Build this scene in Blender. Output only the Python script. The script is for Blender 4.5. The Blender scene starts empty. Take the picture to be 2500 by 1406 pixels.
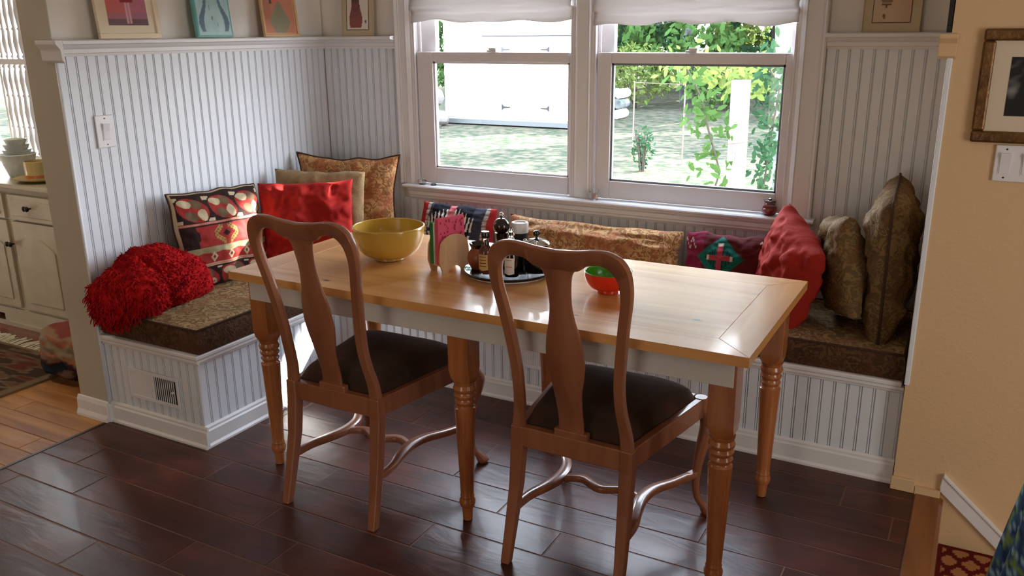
import bpy, bmesh, math, random
from mathutils import Vector, Matrix, noise
random.seed(7)
PI = math.pi
SC = bpy.context.scene
COL = SC.collection

# ------------------------------------------------------------------ camera, world, lights
def look_axes(yaw, pitch, roll):
    y, p, r = map(math.radians, (yaw, pitch, roll))
    f = Vector((-math.sin(y)*math.cos(p), math.cos(y)*math.cos(p), -math.sin(p)))
    rt = Vector((math.cos(y), math.sin(y), 0)); up = rt.cross(f)
    return rt*math.cos(r)+up*math.sin(r), -rt*math.sin(r)+up*math.cos(r), f
cd = bpy.data.cameras.new('camera'); cam = bpy.data.objects.new('camera', cd); COL.objects.link(cam)
R_, U_, F_ = look_axes(28.808, 16.641, -0.529)
cam.matrix_world = Matrix(((R_.x, U_.x, -F_.x, 3.0181), (R_.y, U_.y, -F_.y, -3.5249), (R_.z, U_.z, -F_.z, 1.5268), (0, 0, 0, 1)))
cd.sensor_width = 36; cd.lens = 2094.1*36/2500; cd.clip_start = 0.02; cd.clip_end = 300
SC.camera = cam
SC.view_settings.view_transform = 'Standard'; SC.view_settings.look = 'None'
SC.view_settings.gamma = 1; SC.view_settings.use_curve_mapping = False
SC.view_settings.exposure = 0.38

w = bpy.data.worlds.new('sky'); SC.world = w; w.use_nodes = True
nt = w.node_tree; nt.nodes.clear()
bg = nt.nodes.new('ShaderNodeBackground'); out = nt.nodes.new('ShaderNodeOutputWorld')
tc = nt.nodes.new('ShaderNodeTexCoord'); sx = nt.nodes.new('ShaderNodeSeparateXYZ'); cr = nt.nodes.new('ShaderNodeValToRGB')
nt.links.new(tc.outputs['Generated'], sx.inputs[0]); nt.links.new(sx.outputs['Z'], cr.inputs[0])
cr.color_ramp.elements[0].color = (0.95, 0.97, 1, 1); cr.color_ramp.elements[1].color = (0.62, 0.78, 1, 1)
nt.links.new(cr.outputs[0], bg.inputs[0]); nt.links.new(bg.outputs[0], out.inputs[0])
bg.inputs[1].default_value = 17.0

def light(name, kind, loc, direction, energy, color, size=None, size_y=None, portal=False, angle=None):
    ld = bpy.data.lights.new(name, kind); o = bpy.data.objects.new(name, ld); COL.objects.link(o)
    o.location = loc; o.rotation_euler = Vector(direction).to_track_quat('-Z', 'Y').to_euler()
    ld.energy = energy; ld.color = color
    if size: ld.shape = 'RECTANGLE'; ld.size = size; ld.size_y = size_y or size
    if portal: ld.cycles.is_portal = True
    if angle is not None: ld.angle = angle
    return o
SUN = Vector((0.70, 1.0, 0.93))
light('sun', 'SUN', (5, 7, 7), -SUN, 48.0, (1, 0.95, 0.86), angle=math.radians(0.35))
light('window_portal_left', 'AREA', (0.97, 0.17, 1.37), (0, -1, 0), 1, (1, 1, 1), 0.86, 1.16, portal=True)
light('window_portal_right', 'AREA', (1.92, 0.17, 1.37), (0, -1, 0), 1, (1, 1, 1), 0.86, 1.16, portal=True)
light('side_room_portal', 'AREA', (-2.15, -0.2, 1.4), (0, -1, 0), 1, (1, 1, 1), 0.72, 1.15, portal=True)
light('side_room_ceiling_fill', 'AREA', (-1.4, -2.0, 2.42), (0, 0, -1), 9, (1, 0.86, 0.66), 0.4, 0.4)  # added warm fill for the side room, no fixture modelled
# unseen fill lights added behind the camera, on the east side and overhead
light('kitchen_back_fill', 'AREA', (1.6, -6.3, 1.35), (0.0, 1, -0.05), 19, (1, 0.88, 0.74), 1.5, 1.9)  # added warm fill in front of the closed back wall, no door there
light('east_side_fill', 'AREA', (5.57, -2.6, 1.15), (-1, 0.0, 0.0), 32, (1, 0.93, 0.86), 1.5, 1.7)  # added fill from the right, the east wall has no window
light('kitchen_ceiling_fill', 'AREA', (3.6, -4.0, 2.42), (0, 0, -1), 2, (1, 0.70, 0.42), 0.5, 0.5)  # added warm overhead fill, no lamp fixture modelled

# ------------------------------------------------------------------ helpers
def lin(c):
    c = c/255.0
    return c/12.92 if c <= 0.04045 else ((c+0.055)/1.055)**2.4
def rgb(r, g, b): return (lin(r), lin(g), lin(b), 1)

class MB:
    def __init__(s): s.v = []; s.f = []; s.m = []
    def add(s, vs, fs, m=0):
        n = len(s.v); s.v += [tuple(p) for p in vs]; s.f += [tuple(i+n for i in f) for f in fs]; s.m += [m]*len(fs); return s
    def box(s, x0, x1, y0, y1, z0, z1, m=0):
        vs = [(x, y, z) for z in (z0, z1) for y in (y0, y1) for x in (x0, x1)]
        return s.add(vs, [(0, 2, 3, 1), (4, 5, 7, 6), (0, 1, 5, 4), (2, 6, 7, 3), (0, 4, 6, 2), (1, 3, 7, 5)], m)
    def lathe(s, prof, c=(0, 0, 0), n=24, axis='z', m=0, cap=True, captop=True):
        vs = []; fs = []; L = len(prof)
        for r, z in prof:
            for k in range(n):
                a = 2*PI*k/n; p = (r*math.cos(a), r*math.sin(a), z)
                if axis == 'y': p = (p[0], -p[2], p[1])
                if axis == 'x': p = (p[2], p[0], p[1])
                vs.append((p[0]+c[0], p[1]+c[1], p[2]+c[2]))
        for i in range(L-1):
            for k in range(n):
                k2 = (k+1) % n; fs.append((i*n+k, i*n+k2, (i+1)*n+k2, (i+1)*n+k))
        if cap:
            fs.append(tuple(range(n-1, -1, -1)))
            if captop: fs.append(tuple((L-1)*n+k for k in range(n)))
        return s.add(vs, fs, m)
    def tube(s, pts, r, n=8, m=0, closed=False):
        pts = [Vector(p) for p in pts]; L = len(pts); vs = []; fs = []; up = Vector((0, 0, 1)); prev = None
        for i, p in enumerate(pts):
            if closed: t = pts[(i+1) % L]-pts[i-1]
            else: t = pts[min(i+1, L-1)]-pts[max(i-1, 0)]
            t.normalize()
            if prev is None: a = t.cross(up if abs(t.z) < 0.9 else Vector((1, 0, 0))).normalized()
            else:
                a = prev-t*prev.dot(t)
                a = a.normalized() if a.length > 1e-6 else t.orthogonal().normalized()
            prev = a; b = t.cross(a); rr = r[i] if isinstance(r, (list, tuple)) else r
            for k in range(n):
                q = 2*PI*k/n; vs.append(p+a*math.cos(q)*rr+b*math.sin(q)*rr)
        for i in range(L if closed else L-1):
            j = (i+1) % L
            for k in range(n): k2 = (k+1) % n; fs.append((i*n+k, i*n+k2, j*n+k2, j*n+k))
        if not closed: fs.append(tuple(range(n-1, -1, -1))); fs.append(tuple((L-1)*n+k for k in range(n)))
        return s.add(vs, fs, m)
    def prism(s, poly, a, b, axis='x', m=0):
        def P(u, v, h): return {'x': (h, u, v), 'y': (u, h, v), 'z': (u, v, h)}[axis]
        n = len(poly); vs = [P(u, v, a) for u, v in poly]+[P(u, v, b) for u, v in poly]
        fs = [tuple(range(n)), tuple(range(2*n-1, n-1, -1))]+[(k, (k+1) % n+0, (k+1) % n+n, k+n) for k in range(n)]
        return s.add(vs, fs, m)
    def mesh(s, name):
        me = bpy.data.meshes.new(name); me.from_pydata(s.v, [], s.f); me.update()
        bm = bmesh.new(); bm.from_mesh(me); bmesh.ops.recalc_face_normals(bm, faces=bm.faces); bm.to_mesh(me); bm.free()
        return me
    def build(s, name, mat, parent=None, smooth=False, bevel=0, seg=2, loc=None, auto=None):
        me = s.mesh(name)
        mats = mat if isinstance(mat, (list, tuple)) else [mat]
        for mm in mats: me.materials.append(mm)
        if len(mats) > 1: me.polygons.foreach_set('material_index', s.m)
        o = bpy.data.objects.new(name, me); COL.objects.link(o)
        if parent: o.parent = parent
        if loc: o.location = loc
        if smooth:
            me.polygons.foreach_set('use_smooth', [True]*len(me.polygons))
            if auto: me.set_sharp_from_angle(angle=math.radians(auto))
        if bevel:
            b = o.modifiers.new('bevel', 'BEVEL'); b.width = bevel; b.segments = seg; b.limit_method = 'ANGLE'; b.angle_limit = math.radians(35)
        return o

def empty(name, loc, label=None, cat=None, group=None, rz=0):
    o = bpy.data.objects.new(name, None); COL.objects.link(o); o.location = loc; o.rotation_euler = (0, 0, rz); o.empty_display_size = 0.05
    return tag(o, label, cat, group)
def tag(o, label=None, cat=None, group=None, kind=None):
    if label: o['label'] = label
    if cat: o['category'] = cat
    if group: o['group'] = group
    if kind: o['kind'] = kind
    return o
def struct(o): o['kind'] = 'structure'; return o
def inst(src, parent, loc, name=None, scale=None):
    c = src.copy(); COL.objects.link(c); c.parent = parent; c.location = loc
    if scale: c.scale = scale
    return c

# ------------------------------------------------------------------ materials
def mat(name, col, rough=0.5, metal=0.0, coat=0.0, spec=None, bump=None, var=None, sheen=0, trans=0, alpha=None, emit=None, ior=None):
    """bump=(scale, strength); var=(scale, colour2, contrast)"""
    m = bpy.data.materials.new(name); m.use_nodes = True; n = m.node_tree.nodes; l = m.node_tree.links; b = n['Principled BSDF']
    b.inputs['Base Color'].default_value = col; b.inputs['Roughness'].default_value = rough; b.inputs['Metallic'].default_value = metal
    b.inputs['Coat Weight'].default_value = coat; b.inputs['Coat Roughness'].default_value = 0.08
    if spec is not None: b.inputs['Specular IOR Level'].default_value = spec
    if sheen: b.inputs['Sheen Weight'].default_value = sheen
    if trans: b.inputs['Transmission Weight'].default_value = trans
    if ior: b.inputs['IOR'].default_value = ior
    co = n.new('ShaderNodeTexCoord')
    if var:
        t = n.new('ShaderNodeTexNoise'); t.inputs['Scale'].default_value = var[0]; t.inputs['Detail'].default_value = 6
        l.new(co.outputs['Object'], t.inputs['Vector'])
        r = n.new('ShaderNodeValToRGB'); k = var[2] if len(var) > 2 else 0.12
        r.color_ramp.elements[0].position = 0.5-k; r.color_ramp.elements[1].position = 0.5+k
        r.color_ramp.elements[0].color = col; r.color_ramp.elements[1].color = var[1]
        l.new(t.outputs['Fac'], r.inputs[0]); l.new(r.outputs[0], b.inputs['Base Color'])
    if bump:
        t = n.new('ShaderNodeTexNoise'); t.inputs['Scale'].default_value = bump[0]; t.inputs['Detail'].default_value = 4
        l.new(co.outputs['Object'], t.inputs['Vector'])
        bp = n.new('ShaderNodeBump'); bp.inputs['Strength'].default_value = bump[1]; bp.inputs['Distance'].default_value = 0.01
        l.new(t.outputs['Fac'], bp.inputs['Height']); l.new(bp.outputs[0], b.inputs['Normal'])
    return m

def wood(name, c1, c2, axis, rough=0.3, coat=0.3, scale=14, stretch=10, knots=False, rnd=0.0, bump=0.08, blotch=None):
    """grain stretched along axis (0,1,2); rnd = per-object brightness variation"""
    m = bpy.data.materials.new(name); m.use_nodes = True; n = m.node_tree.nodes; l = m.node_tree.links; b = n['Principled BSDF']
    co = n.new('ShaderNodeTexCoord'); mp = n.new('ShaderNodeMapping'); sc = [scale]*3; sc[axis] = scale/stretch; mp.inputs['Scale'].default_value = sc
    oi = n.new('ShaderNodeObjectInfo'); ad = n.new('ShaderNodeVectorMath'); ad.operation = 'ADD'
    ml = n.new('ShaderNodeMath'); ml.operation = 'MULTIPLY'; ml.inputs[1].default_value = 37.0
    l.new(oi.outputs['Random'], ml.inputs[0]); l.new(co.outputs['Object'], ad.inputs[0]); l.new(ml.outputs[0], ad.inputs[1]); l.new(ad.outputs[0], mp.inputs[0])
    t = n.new('ShaderNodeTexNoise'); t.inputs['Scale'].default_value = 1.0; t.inputs['Detail'].default_value = 8; t.inputs['Distortion'].default_value = 0.6
    l.new(mp.outputs[0], t.inputs['Vector'])
    r = n.new('ShaderNodeValToRGB'); r.color_ramp.elements[0].position = 0.33; r.color_ramp.elements[1].position = 0.68
    r.color_ramp.elements[0].color = c1; r.color_ramp.elements[1].color = c2; l.new(t.outputs['Fac'], r.inputs[0])
    cur = r.outputs[0]
    if blotch:
        t2 = n.new('ShaderNodeTexNoise'); t2.inputs['Scale'].default_value = blotch[0]; t2.inputs['Detail'].default_value = 5; l.new(ad.outputs[0], t2.inputs['Vector'])
        r2 = n.new('ShaderNodeValToRGB'); r2.color_ramp.elements[0].position = 0.42; r2.color_ramp.elements[1].position = 0.62; l.new(t2.outputs['Fac'], r2.inputs[0])
        mx = n.new('ShaderNodeMix'); mx.data_type = 'RGBA'; l.new(r2.outputs[0], mx.inputs[0]); l.new(cur, mx.inputs[6]); mx.inputs[7].default_value = blotch[1]; cur = mx.outputs[2]
    if knots:
        v = n.new('ShaderNodeTexVoronoi'); v.inputs['Scale'].default_value = 4.2; m2 = n.new('ShaderNodeMapping'); s2 = [1.6]*3; s2[axis] = 0.8; m2.inputs['Scale'].default_value = s2
        l.new(ad.outputs[0], m2.inputs[0]); l.new(m2.outputs[0], v.inputs['Vector'])
        r3 = n.new('ShaderNodeValToRGB'); r3.color_ramp.elements[0].position = 0.035; r3.color_ramp.elements[1].position = 0.07
        r3.color_ramp.elements[0].color = (1, 1, 1, 1); r3.color_ramp.elements[1].color = (0, 0, 0, 1); l.new(v.outputs['Distance'], r3.inputs[0])
        mx = n.new('ShaderNodeMix'); mx.data_type = 'RGBA'; l.new(r3.outputs[0], mx.inputs[0]); l.new(cur, mx.inputs[6]); mx.inputs[7].default_value = rgb(70, 38, 20); cur = mx.outputs[2]
    if rnd:
        mr = n.new('ShaderNodeMapRange'); mr.inputs[3].default_value = 1-rnd; mr.inputs[4].default_value = 1+rnd; l.new(oi.outputs['Random'], mr.inputs[0])
        hs = n.new('ShaderNodeHueSaturation'); l.new(mr.outputs[0], hs.inputs['Value']); l.new(cur, hs.inputs['Color']); cur = hs.outputs[0]
    l.new(cur, b.inputs['Base Color']); b.inputs['Roughness'].default_value = rough; b.inputs['Coat Weight'].default_value = coat; b.inputs['Coat Roughness'].default_value = 0.06
    if bump:
        bp = n.new('ShaderNodeBump'); bp.inputs['Strength'].default_value = bump; bp.inputs['Distance'].default_value = 0.01; l.new(t.outputs['Fac'], bp.inputs['Height']); l.new(bp.outputs[0], b.inputs['Normal'])
    return m

def brocade(name, c1, c2, c3, scale=16, rough=0.8):
    m = bpy.data.materials.new(name); m.use_nodes = True; n = m.node_tree.nodes; l = m.node_tree.links; b = n['Principled BSDF']
    co = n.new('ShaderNodeTexCoord')
    ns = n.new('ShaderNodeTexNoise'); ns.inputs['Scale'].default_value = scale*0.55; ns.inputs['Detail'].default_value = 3; l.new(co.outputs['Object'], ns.inputs['Vector'])
    v = n.new('ShaderNodeTexVoronoi'); v.feature = 'SMOOTH_F1'; v.inputs['Scale'].default_value = scale; v.inputs['Randomness'].default_value = 0.75
    mx0 = n.new('ShaderNodeMix'); mx0.data_type = 'VECTOR'; mx0.inputs[0].default_value = 0.12; l.new(co.outputs['Object'], mx0.inputs[4]); l.new(ns.outputs['Color'], mx0.inputs[5]); l.new(mx0.outputs[1], v.inputs['Vector'])
    sn = n.new('ShaderNodeMath'); sn.operation = 'SINE'; k = n.new('ShaderNodeMath'); k.operation = 'MULTIPLY'; k.inputs[1].default_value = 26; l.new(v.outputs['Distance'], k.inputs[0]); l.new(k.outputs[0], sn.inputs[0])
    r = n.new('ShaderNodeValToRGB'); r.color_ramp.elements[0].position = 0.35; r.color_ramp.elements[1].position = 0.6
    ma = n.new('ShaderNodeMath'); ma.operation = 'MULTIPLY_ADD'; ma.inputs[1].default_value = 0.5; ma.inputs[2].default_value = 0.5; l.new(sn.outputs[0], ma.inputs[0]); l.new(ma.outputs[0], r.inputs[0])
    mx = n.new('ShaderNodeMix'); mx.data_type = 'RGBA'; l.new(r.outputs[0], mx.inputs[0]); mx.inputs[6].default_value = c1; mx.inputs[7].default_value = c2
    t2 = n.new('ShaderNodeTexNoise'); t2.inputs['Scale'].default_value = scale*0.45; t2.inputs['Detail'].default_value = 4; l.new(co.outputs['Object'], t2.inputs['Vector'])
    r2 = n.new('ShaderNodeValToRGB'); r2.color_ramp.elements[0].position = 0.48; r2.color_ramp.elements[1].position = 0.6; l.new(t2.outputs['Fac'], r2.inputs[0])
    mz = n.new('ShaderNodeMath'); mz.operation = 'MULTIPLY'; mz.inputs[1].default_value = 0.65; l.new(r2.outputs[0], mz.inputs[0])
    mx2 = n.new('ShaderNodeMix'); mx2.data_type = 'RGBA'; l.new(mz.outputs[0], mx2.inputs[0]); l.new(mx.outputs[2], mx2.inputs[6]); mx2.inputs[7].default_value = c3
    l.new(mx2.outputs[2], b.inputs['Base Color']); b.inputs['Roughness'].default_value = rough; b.inputs['Specular IOR Level'].default_value = 0.25
    bp = n.new('ShaderNodeBump'); bp.inputs['Strength'].default_value = 0.25; bp.inputs['Distance'].default_value = 0.004; l.new(ma.outputs[0], bp.inputs['Height']); l.new(bp.outputs[0], b.inputs['Normal'])
    return m

def attr_mat(name, rough=0.85, bump=(300, 0.3), coat=0, spec=0.2):
    m = bpy.data.materials.new(name); m.use_nodes = True; n = m.node_tree.nodes; l = m.node_tree.links; b = n['Principled BSDF']
    a = n.new('ShaderNodeAttribute'); a.attribute_name = 'dye'; l.new(a.outputs['Color'], b.inputs['Base Color'])
    b.inputs['Roughness'].default_value = rough; b.inputs['Specular IOR Level'].default_value = spec; b.inputs['Coat Weight'].default_value = coat
    if bump:
        co = n.new('ShaderNodeTexCoord'); t = n.new('ShaderNodeTexNoise'); t.inputs['Scale'].default_value = bump[0]; l.new(co.outputs['Object'], t.inputs['Vector'])
        bp = n.new('ShaderNodeBump'); bp.inputs['Strength'].default_value = bump[1]; bp.inputs['Distance'].default_value = 0.003; l.new(t.outputs['Fac'], bp.inputs['Height']); l.new(bp.outputs[0], b.inputs['Normal'])
    return m

def glass_mat(name, tint=(1, 1, 1, 1), gloss=0.08):
    m = bpy.data.materials.new(name); m.use_nodes = True; n = m.node_tree.nodes; l = m.node_tree.links; n.clear()
    o = n.new('ShaderNodeOutputMaterial'); t = n.new('ShaderNodeBsdfTransparent'); t.inputs[0].default_value = tint; g = n.new('ShaderNodeBsdfGlossy'); g.inputs['Roughness'].default_value = 0.02
    lw = n.new('ShaderNodeLayerWeight'); lw.inputs[0].default_value = 0.5; pw = n.new('ShaderNodeMath'); pw.operation = 'POWER'; pw.inputs[1].default_value = 5; l.new(lw.outputs['Facing'], pw.inputs[0]); fr = n.new('ShaderNodeMath'); fr.operation = 'MULTIPLY_ADD'; fr.inputs[1].default_value = 0.9; fr.inputs[2].default_value = 0.03; l.new(pw.outputs[0], fr.inputs[0])
    mx = n.new('ShaderNodeMixShader'); l.new(fr.outputs[0], mx.inputs[0]); l.new(t.outputs[0], mx.inputs[1]); l.new(g.outputs[0], mx.inputs[2]); l.new(mx.outputs[0], o.inputs[0])
    return m

def cloth_translucent(name, col):
    m = bpy.data.materials.new(name); m.use_nodes = True; n = m.node_tree.nodes; l = m.node_tree.links; n.clear()
    o = n.new('ShaderNodeOutputMaterial'); d = n.new('ShaderNodeBsdfDiffuse'); t = n.new('ShaderNodeBsdfTranslucent'); d.inputs[0].default_value = col; t.inputs[0].default_value = col
    mx = n.new('ShaderNodeMixShader'); mx.inputs[0].default_value = 0.28; l.new(d.outputs[0], mx.inputs[1]); l.new(t.outputs[0], mx.inputs[2]); l.new(mx.outputs[0], o.inputs[0])
    return m

M = {}
M['white'] = mat('white_paint', rgb(226, 226, 228), 0.42, bump=(30, 0.05))
M['board'] = mat('beadboard_paint', rgb(224, 230, 238), 0.38, bump=(25, 0.04))
M['boardgap'] = mat('beadboard_backing', rgb(168, 168, 170), 0.7)
M['sash'] = mat('sash_paint', rgb(224, 220, 222), 0.35)
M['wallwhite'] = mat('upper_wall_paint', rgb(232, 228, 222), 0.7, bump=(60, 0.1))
M['beige'] = mat('beige_wall_paint', rgb(216, 184, 142), 0.75, bump=(80, 0.12))
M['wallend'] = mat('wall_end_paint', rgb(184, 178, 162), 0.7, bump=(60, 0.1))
M['ceil'] = mat('ceiling_paint', rgb(225, 218, 205), 0.8, bump=(60, 0.1))
M['kitchen'] = mat('kitchen_wall_paint', rgb(170, 140, 105), 0.8, bump=(60, 0.1))
M['plank'] = wood('floor_plank', rgb(68, 32, 24), rgb(96, 48, 37), 0, rough=0.36, coat=0.04, scale=12, stretch=3.5, rnd=0.16, bump=0.3, blotch=(6, rgb(66, 34, 26)))
M['plank'].node_tree.nodes['Principled BSDF'].inputs['Specular IOR Level'].default_value = 0.36
M['grout'] = mat('floor_grout', rgb(112, 80, 66), 0.6)
M['oak'] = wood('golden_floor_board', rgb(150, 96, 48), rgb(196, 140, 78), 0, rough=0.45, coat=0.0, scale=18, stretch=9, rnd=0.1)
M['redwood'] = wood('red_floor_board', rgb(96, 48, 26), rgb(132, 70, 40), 0, rough=0.3, coat=0.2)
M['nosing'] = wood('stair_nosing_wood', rgb(110, 62, 30), rgb(150, 92, 48), 1, rough=0.3, coat=0.2)
M['pine'] = wood('tabletop_pine', rgb(200, 138, 78), rgb(226, 174, 108), 0, rough=0.3, coat=0.22, scale=16, stretch=12, knots=True, rnd=0.04, bump=0.03)
M['pine_y'] = wood('tabletop_pine_crosswise', rgb(200, 138, 78), rgb(226, 174, 108), 1, rough=0.3, coat=0.22, scale=16, stretch=12, knots=True, rnd=0.04, bump=0.03)
M['legwood'] = wood('table_leg_pine', rgb(150, 86, 48), rgb(182, 116, 68), 2, rough=0.25, coat=0.4, scale=22, stretch=9, rnd=0.05, bump=0.03)
M['chair'] = wood('chair_maple', rgb(136, 84, 58), rgb(160, 104, 76), 2, rough=0.3, coat=0.35, scale=14, stretch=8, rnd=0.0, bump=0.02)
M['velvet'] = mat('brown_velvet', rgb(46, 28, 16), 0.9, sheen=0.05, var=(9, rgb(70, 42, 24), 0.2), bump=(40, 0.2))
M['apron'] = mat('table_apron_paint', rgb(216, 214, 210), 0.4)
M['brocade'] = brocade('brocade_gold', rgb(190, 148, 100), rgb(142, 98, 60), rgb(164, 92, 60), 30)
M['brocade_olive'] = brocade('brocade_olive', rgb(124, 100, 62), rgb(96, 76, 46), rgb(104, 74, 44), 30)
M['cushion'] = brocade('seat_cushion_brocade', rgb(168, 144, 104), rgb(118, 96, 62), rgb(134, 96, 66), 26)
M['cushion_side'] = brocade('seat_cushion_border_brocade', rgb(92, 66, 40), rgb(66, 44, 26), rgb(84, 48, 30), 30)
M['cord'] = mat('twisted_cord', rgb(72, 48, 34), 0.9, bump=(400, 0.6))
M['tan'] = mat('tan_cloth', rgb(160, 134, 96), 0.9, bump=(260, 0.4), var=(30, rgb(140, 114, 80)))
M['red'] = mat('red_cotton', rgb(178, 42, 36), 0.85, spec=0.2, bump=(16, 0.6), var=(6, rgb(164, 34, 32)))
M['redR'] = mat('brick_red_cotton', rgb(150, 34, 24), 0.85, spec=0.2, bump=(16, 0.6))
M['throw'] = mat('red_wool', rgb(184, 24, 26), 0.95, spec=0.15, bump=(70, 0.9), var=(25, rgb(150, 10, 18)))
M['weave'] = attr_mat('woven_wool')
M['paper'] = attr_mat('printed_picture', rough=0.5, bump=None, spec=0.4)
M['black'] = mat('black_gloss', rgb(16, 12, 12), 0.12, coat=0.5)
M['blackmatte'] = mat('black_matte', rgb(14, 11, 11), 0.5)
M['iron'] = mat('wrought_iron', rgb(26, 26, 28), 0.5, metal=0.3)
M['chrome'] = mat('chrome', rgb(215, 215, 218), 0.1, metal=1)
M['mill'] = mat('dark_mill_wood', rgb(34, 16, 14), 0.2, coat=0.6)
M['clay'] = mat('brown_clay', rgb(150, 80, 48), 0.4, var=(12, rgb(128, 64, 38)))
M['yellow'] = mat('mustard_glaze', rgb(206, 170, 74), 0.22, coat=0.5)
M['lime'] = mat('green_enamel', rgb(70, 150, 30), 0.25, coat=0.3)
M['scarlet'] = mat('scarlet_enamel', rgb(222, 48, 22), 0.25, coat=0.3)
M['clear'] = mat('clear_glass', (1, 1, 1, 1), 0.02, trans=1.0, ior=1.45)
M['pane'] = glass_mat('window_glass')
M['label'] = mat('tan_label', rgb(206, 160, 96), 0.6)
M['ink'] = mat('label_ink', rgb(60, 40, 30), 0.7)
M['whitelabel'] = mat('white_label', rgb(222, 214, 208), 0.6)
M['birch'] = wood('birch_ply', rgb(206, 166, 124), rgb(226, 190, 150), 2, rough=0.4, coat=0.1, scale=20)
M['darkply'] = mat('ply_edge', rgb(110, 62, 44), 0.4)
M['shade'] = cloth_translucent('roman_shade_cloth', rgb(228, 224, 222))
M['gold'] = mat('antique_gold_frame', rgb(120, 84, 40), 0.35, metal=0.4, var=(30, rgb(84, 54, 24), 0.2), bump=(40, 0.3))
M['matboard'] = mat('picture_mat_board', rgb(214, 200, 178), 0.7)
M['cream'] = mat('cream_frame', rgb(226, 212, 184), 0.25, coat=0.4)
M['teal'] = mat('teal_glaze', rgb(96, 168, 166), 0.15, coat=0.7)
M['tanframe'] = mat('tan_wood_frame', rgb(206, 168, 124), 0.4)
M['beigemat'] = mat('beige_mat', rgb(196, 180, 148), 0.7)
M['plastic'] = mat('white_plastic', rgb(228, 228, 232), 0.3)
M['slot'] = mat('dark_slot', rgb(18, 16, 16), 0.8)
M['hutch'] = mat('distressed_white_paint', rgb(196, 188, 168), 0.5, var=(9, rgb(178, 168, 146), 0.25), bump=(20, 0.15))
M['knob'] = mat('dark_knob', rgb(30, 22, 20), 0.4, metal=0.3)
M['celadon'] = mat('celadon_glaze', rgb(178, 188, 176), 0.12, coat=0.6)
M['stone'] = mat('grey_white_ceramic', rgb(232, 238, 236), 0.3, var=(14, rgb(206, 216, 218)))
M['cup'] = mat('yellow_cup_glaze', rgb(206, 188, 132), 0.25, coat=0.3)
M['stripe'] = mat('orange_stripe', rgb(196, 104, 62), 0.3)
M['wax'] = mat('cream_wax', rgb(228, 222, 204), 0.4)
M['redwax'] = mat('red_wax', rgb(150, 14, 22), 0.15, coat=0.4)
M['shed'] = mat('shed_siding_paint', rgb(232, 234, 236), 0.6)
M['grass'] = mat('yard_ground', rgb(44, 52, 42), 1.0, spec=0.0, var=(7.5, rgb(74, 70, 61), 0.12), bump=(8, 0.8))
M['bark'] = mat('pale_bark', rgb(98, 106, 108), 0.9, var=(7, rgb(70, 76, 74)), bump=(25, 0.8))
M['darkbark'] = mat('dark_bark', rgb(50, 44, 38), 0.9, bump=(25, 0.8))
M['leafA'] = cloth_translucent('leaf_green', rgb(58, 84, 44))
M['leafB'] = cloth_translucent('leaf_deep_green', rgb(40, 66, 46))
M['leafC'] = cloth_translucent('leaf_yellow_green', rgb(84, 98, 52))
M['post'] = mat('weathered_white_post', rgb(226, 216, 208), 0.7, bump=(20, 0.3))
M['wire'] = mat('old_wire', rgb(90, 76, 70), 0.6)
M['rock'] = mat('grey_rock', rgb(84, 82, 80), 0.9, bump=(12, 0.6))
M['grey'] = mat('grey_step', rgb(70, 74, 76), 0.8)

# ------------------------------------------------------------------ room shell
YE = -1.482; XR = 2.89; YR = -0.57; CEIL = 2.5; BACK = -6.4; XFAR = 5.6; XL = -3.4
# floors
def floor_field(parent, mtl, x0, x1, y0, y1, wd, ln, gap, thick, ends=None, shapes={}):
    """rows of boards along x; wd = row width. ends(row) -> x offset of the joints"""
    r0 = math.floor((y0+1.502)/wd); r1 = math.ceil((y1+1.502)/wd)
    for r in range(r0, r1):
        ya = max(-1.502+r*wd, y0); yb = min(-1.502+(r+1)*wd, y1)
        if yb-ya < 0.02: continue
        off = ends(r); k = math.floor((x0-off)/ln)
        while off+k*ln < x1:
            a = max(off+k*ln, x0); b = min(off+(k+1)*ln, x1); k += 1
            if b-a < 0.02: continue
            key = (mtl.name, round(b-a, 3), round(yb-ya, 3))
            dz = random.uniform(-0.0006, 0.0006)
            if key not in shapes:
                L, W = (b-a)/2-gap/2, (yb-ya)/2-gap/2; c = 0.002
                mb = MB(); vs = []
                for (lx, ly, lz) in ((L, W, -thick), (L, W, -c), (L-c, W-c, 0)):
                    vs += [(-lx, -ly, lz), (lx, -ly, lz), (lx, ly, lz), (-lx, ly, lz)]
                fs = [(8, 9, 10, 11)]+[(i*4+j, i*4+(j+1) % 4, i*4+4+(j+1) % 4, i*4+4+j) for i in range(2) for j in range(4)]
                mb.add(vs, fs); o = mb.build('plank', mtl, parent); shapes[key] = o; o.location = ((a+b)/2, (ya+yb)/2, dz)
            else: inst(shapes[key], parent, ((a+b)/2, (ya+yb)/2, dz))
floor = struct(MB().box(0, 3.0, -3.4, 0, -0.2, -0.0012).build('floor', M['grout']))
ENDS = {0: 1.10, -1: 0.715, -3: 1.292, -4: 1.004, -5: 0.73, 4: 1.115, 3: 0.62, 2: 1.5, 1: 0.86, -2: 0.2, -6: 0.35}
floor_field(floor, M['plank'], 0.0, 2.965, -3.4, -0.45, 0.145, 0.9, 0.0036, 0.0035, lambda r: ENDS.get(r, (r*0.37) % 0.9))
struct(MB().box(0, 3.0, BACK, -3.4, -0.2, 0).build('floor_kitchen', M['plank']))
struct(MB().box(3.0, XFAR, BACK, -1.7, -0.2, 0).build('floor_landing', M['plank']))
nos = MB().prism([(2.965, -0.03), (2.965, 0.004), (3.04, 0.004), (3.052, -0.004), (3.052, -0.03)], -1.7, YR, axis='y').build('trim_1', M['nosing'], smooth=False, bevel=0.003); struct(nos)
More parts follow.
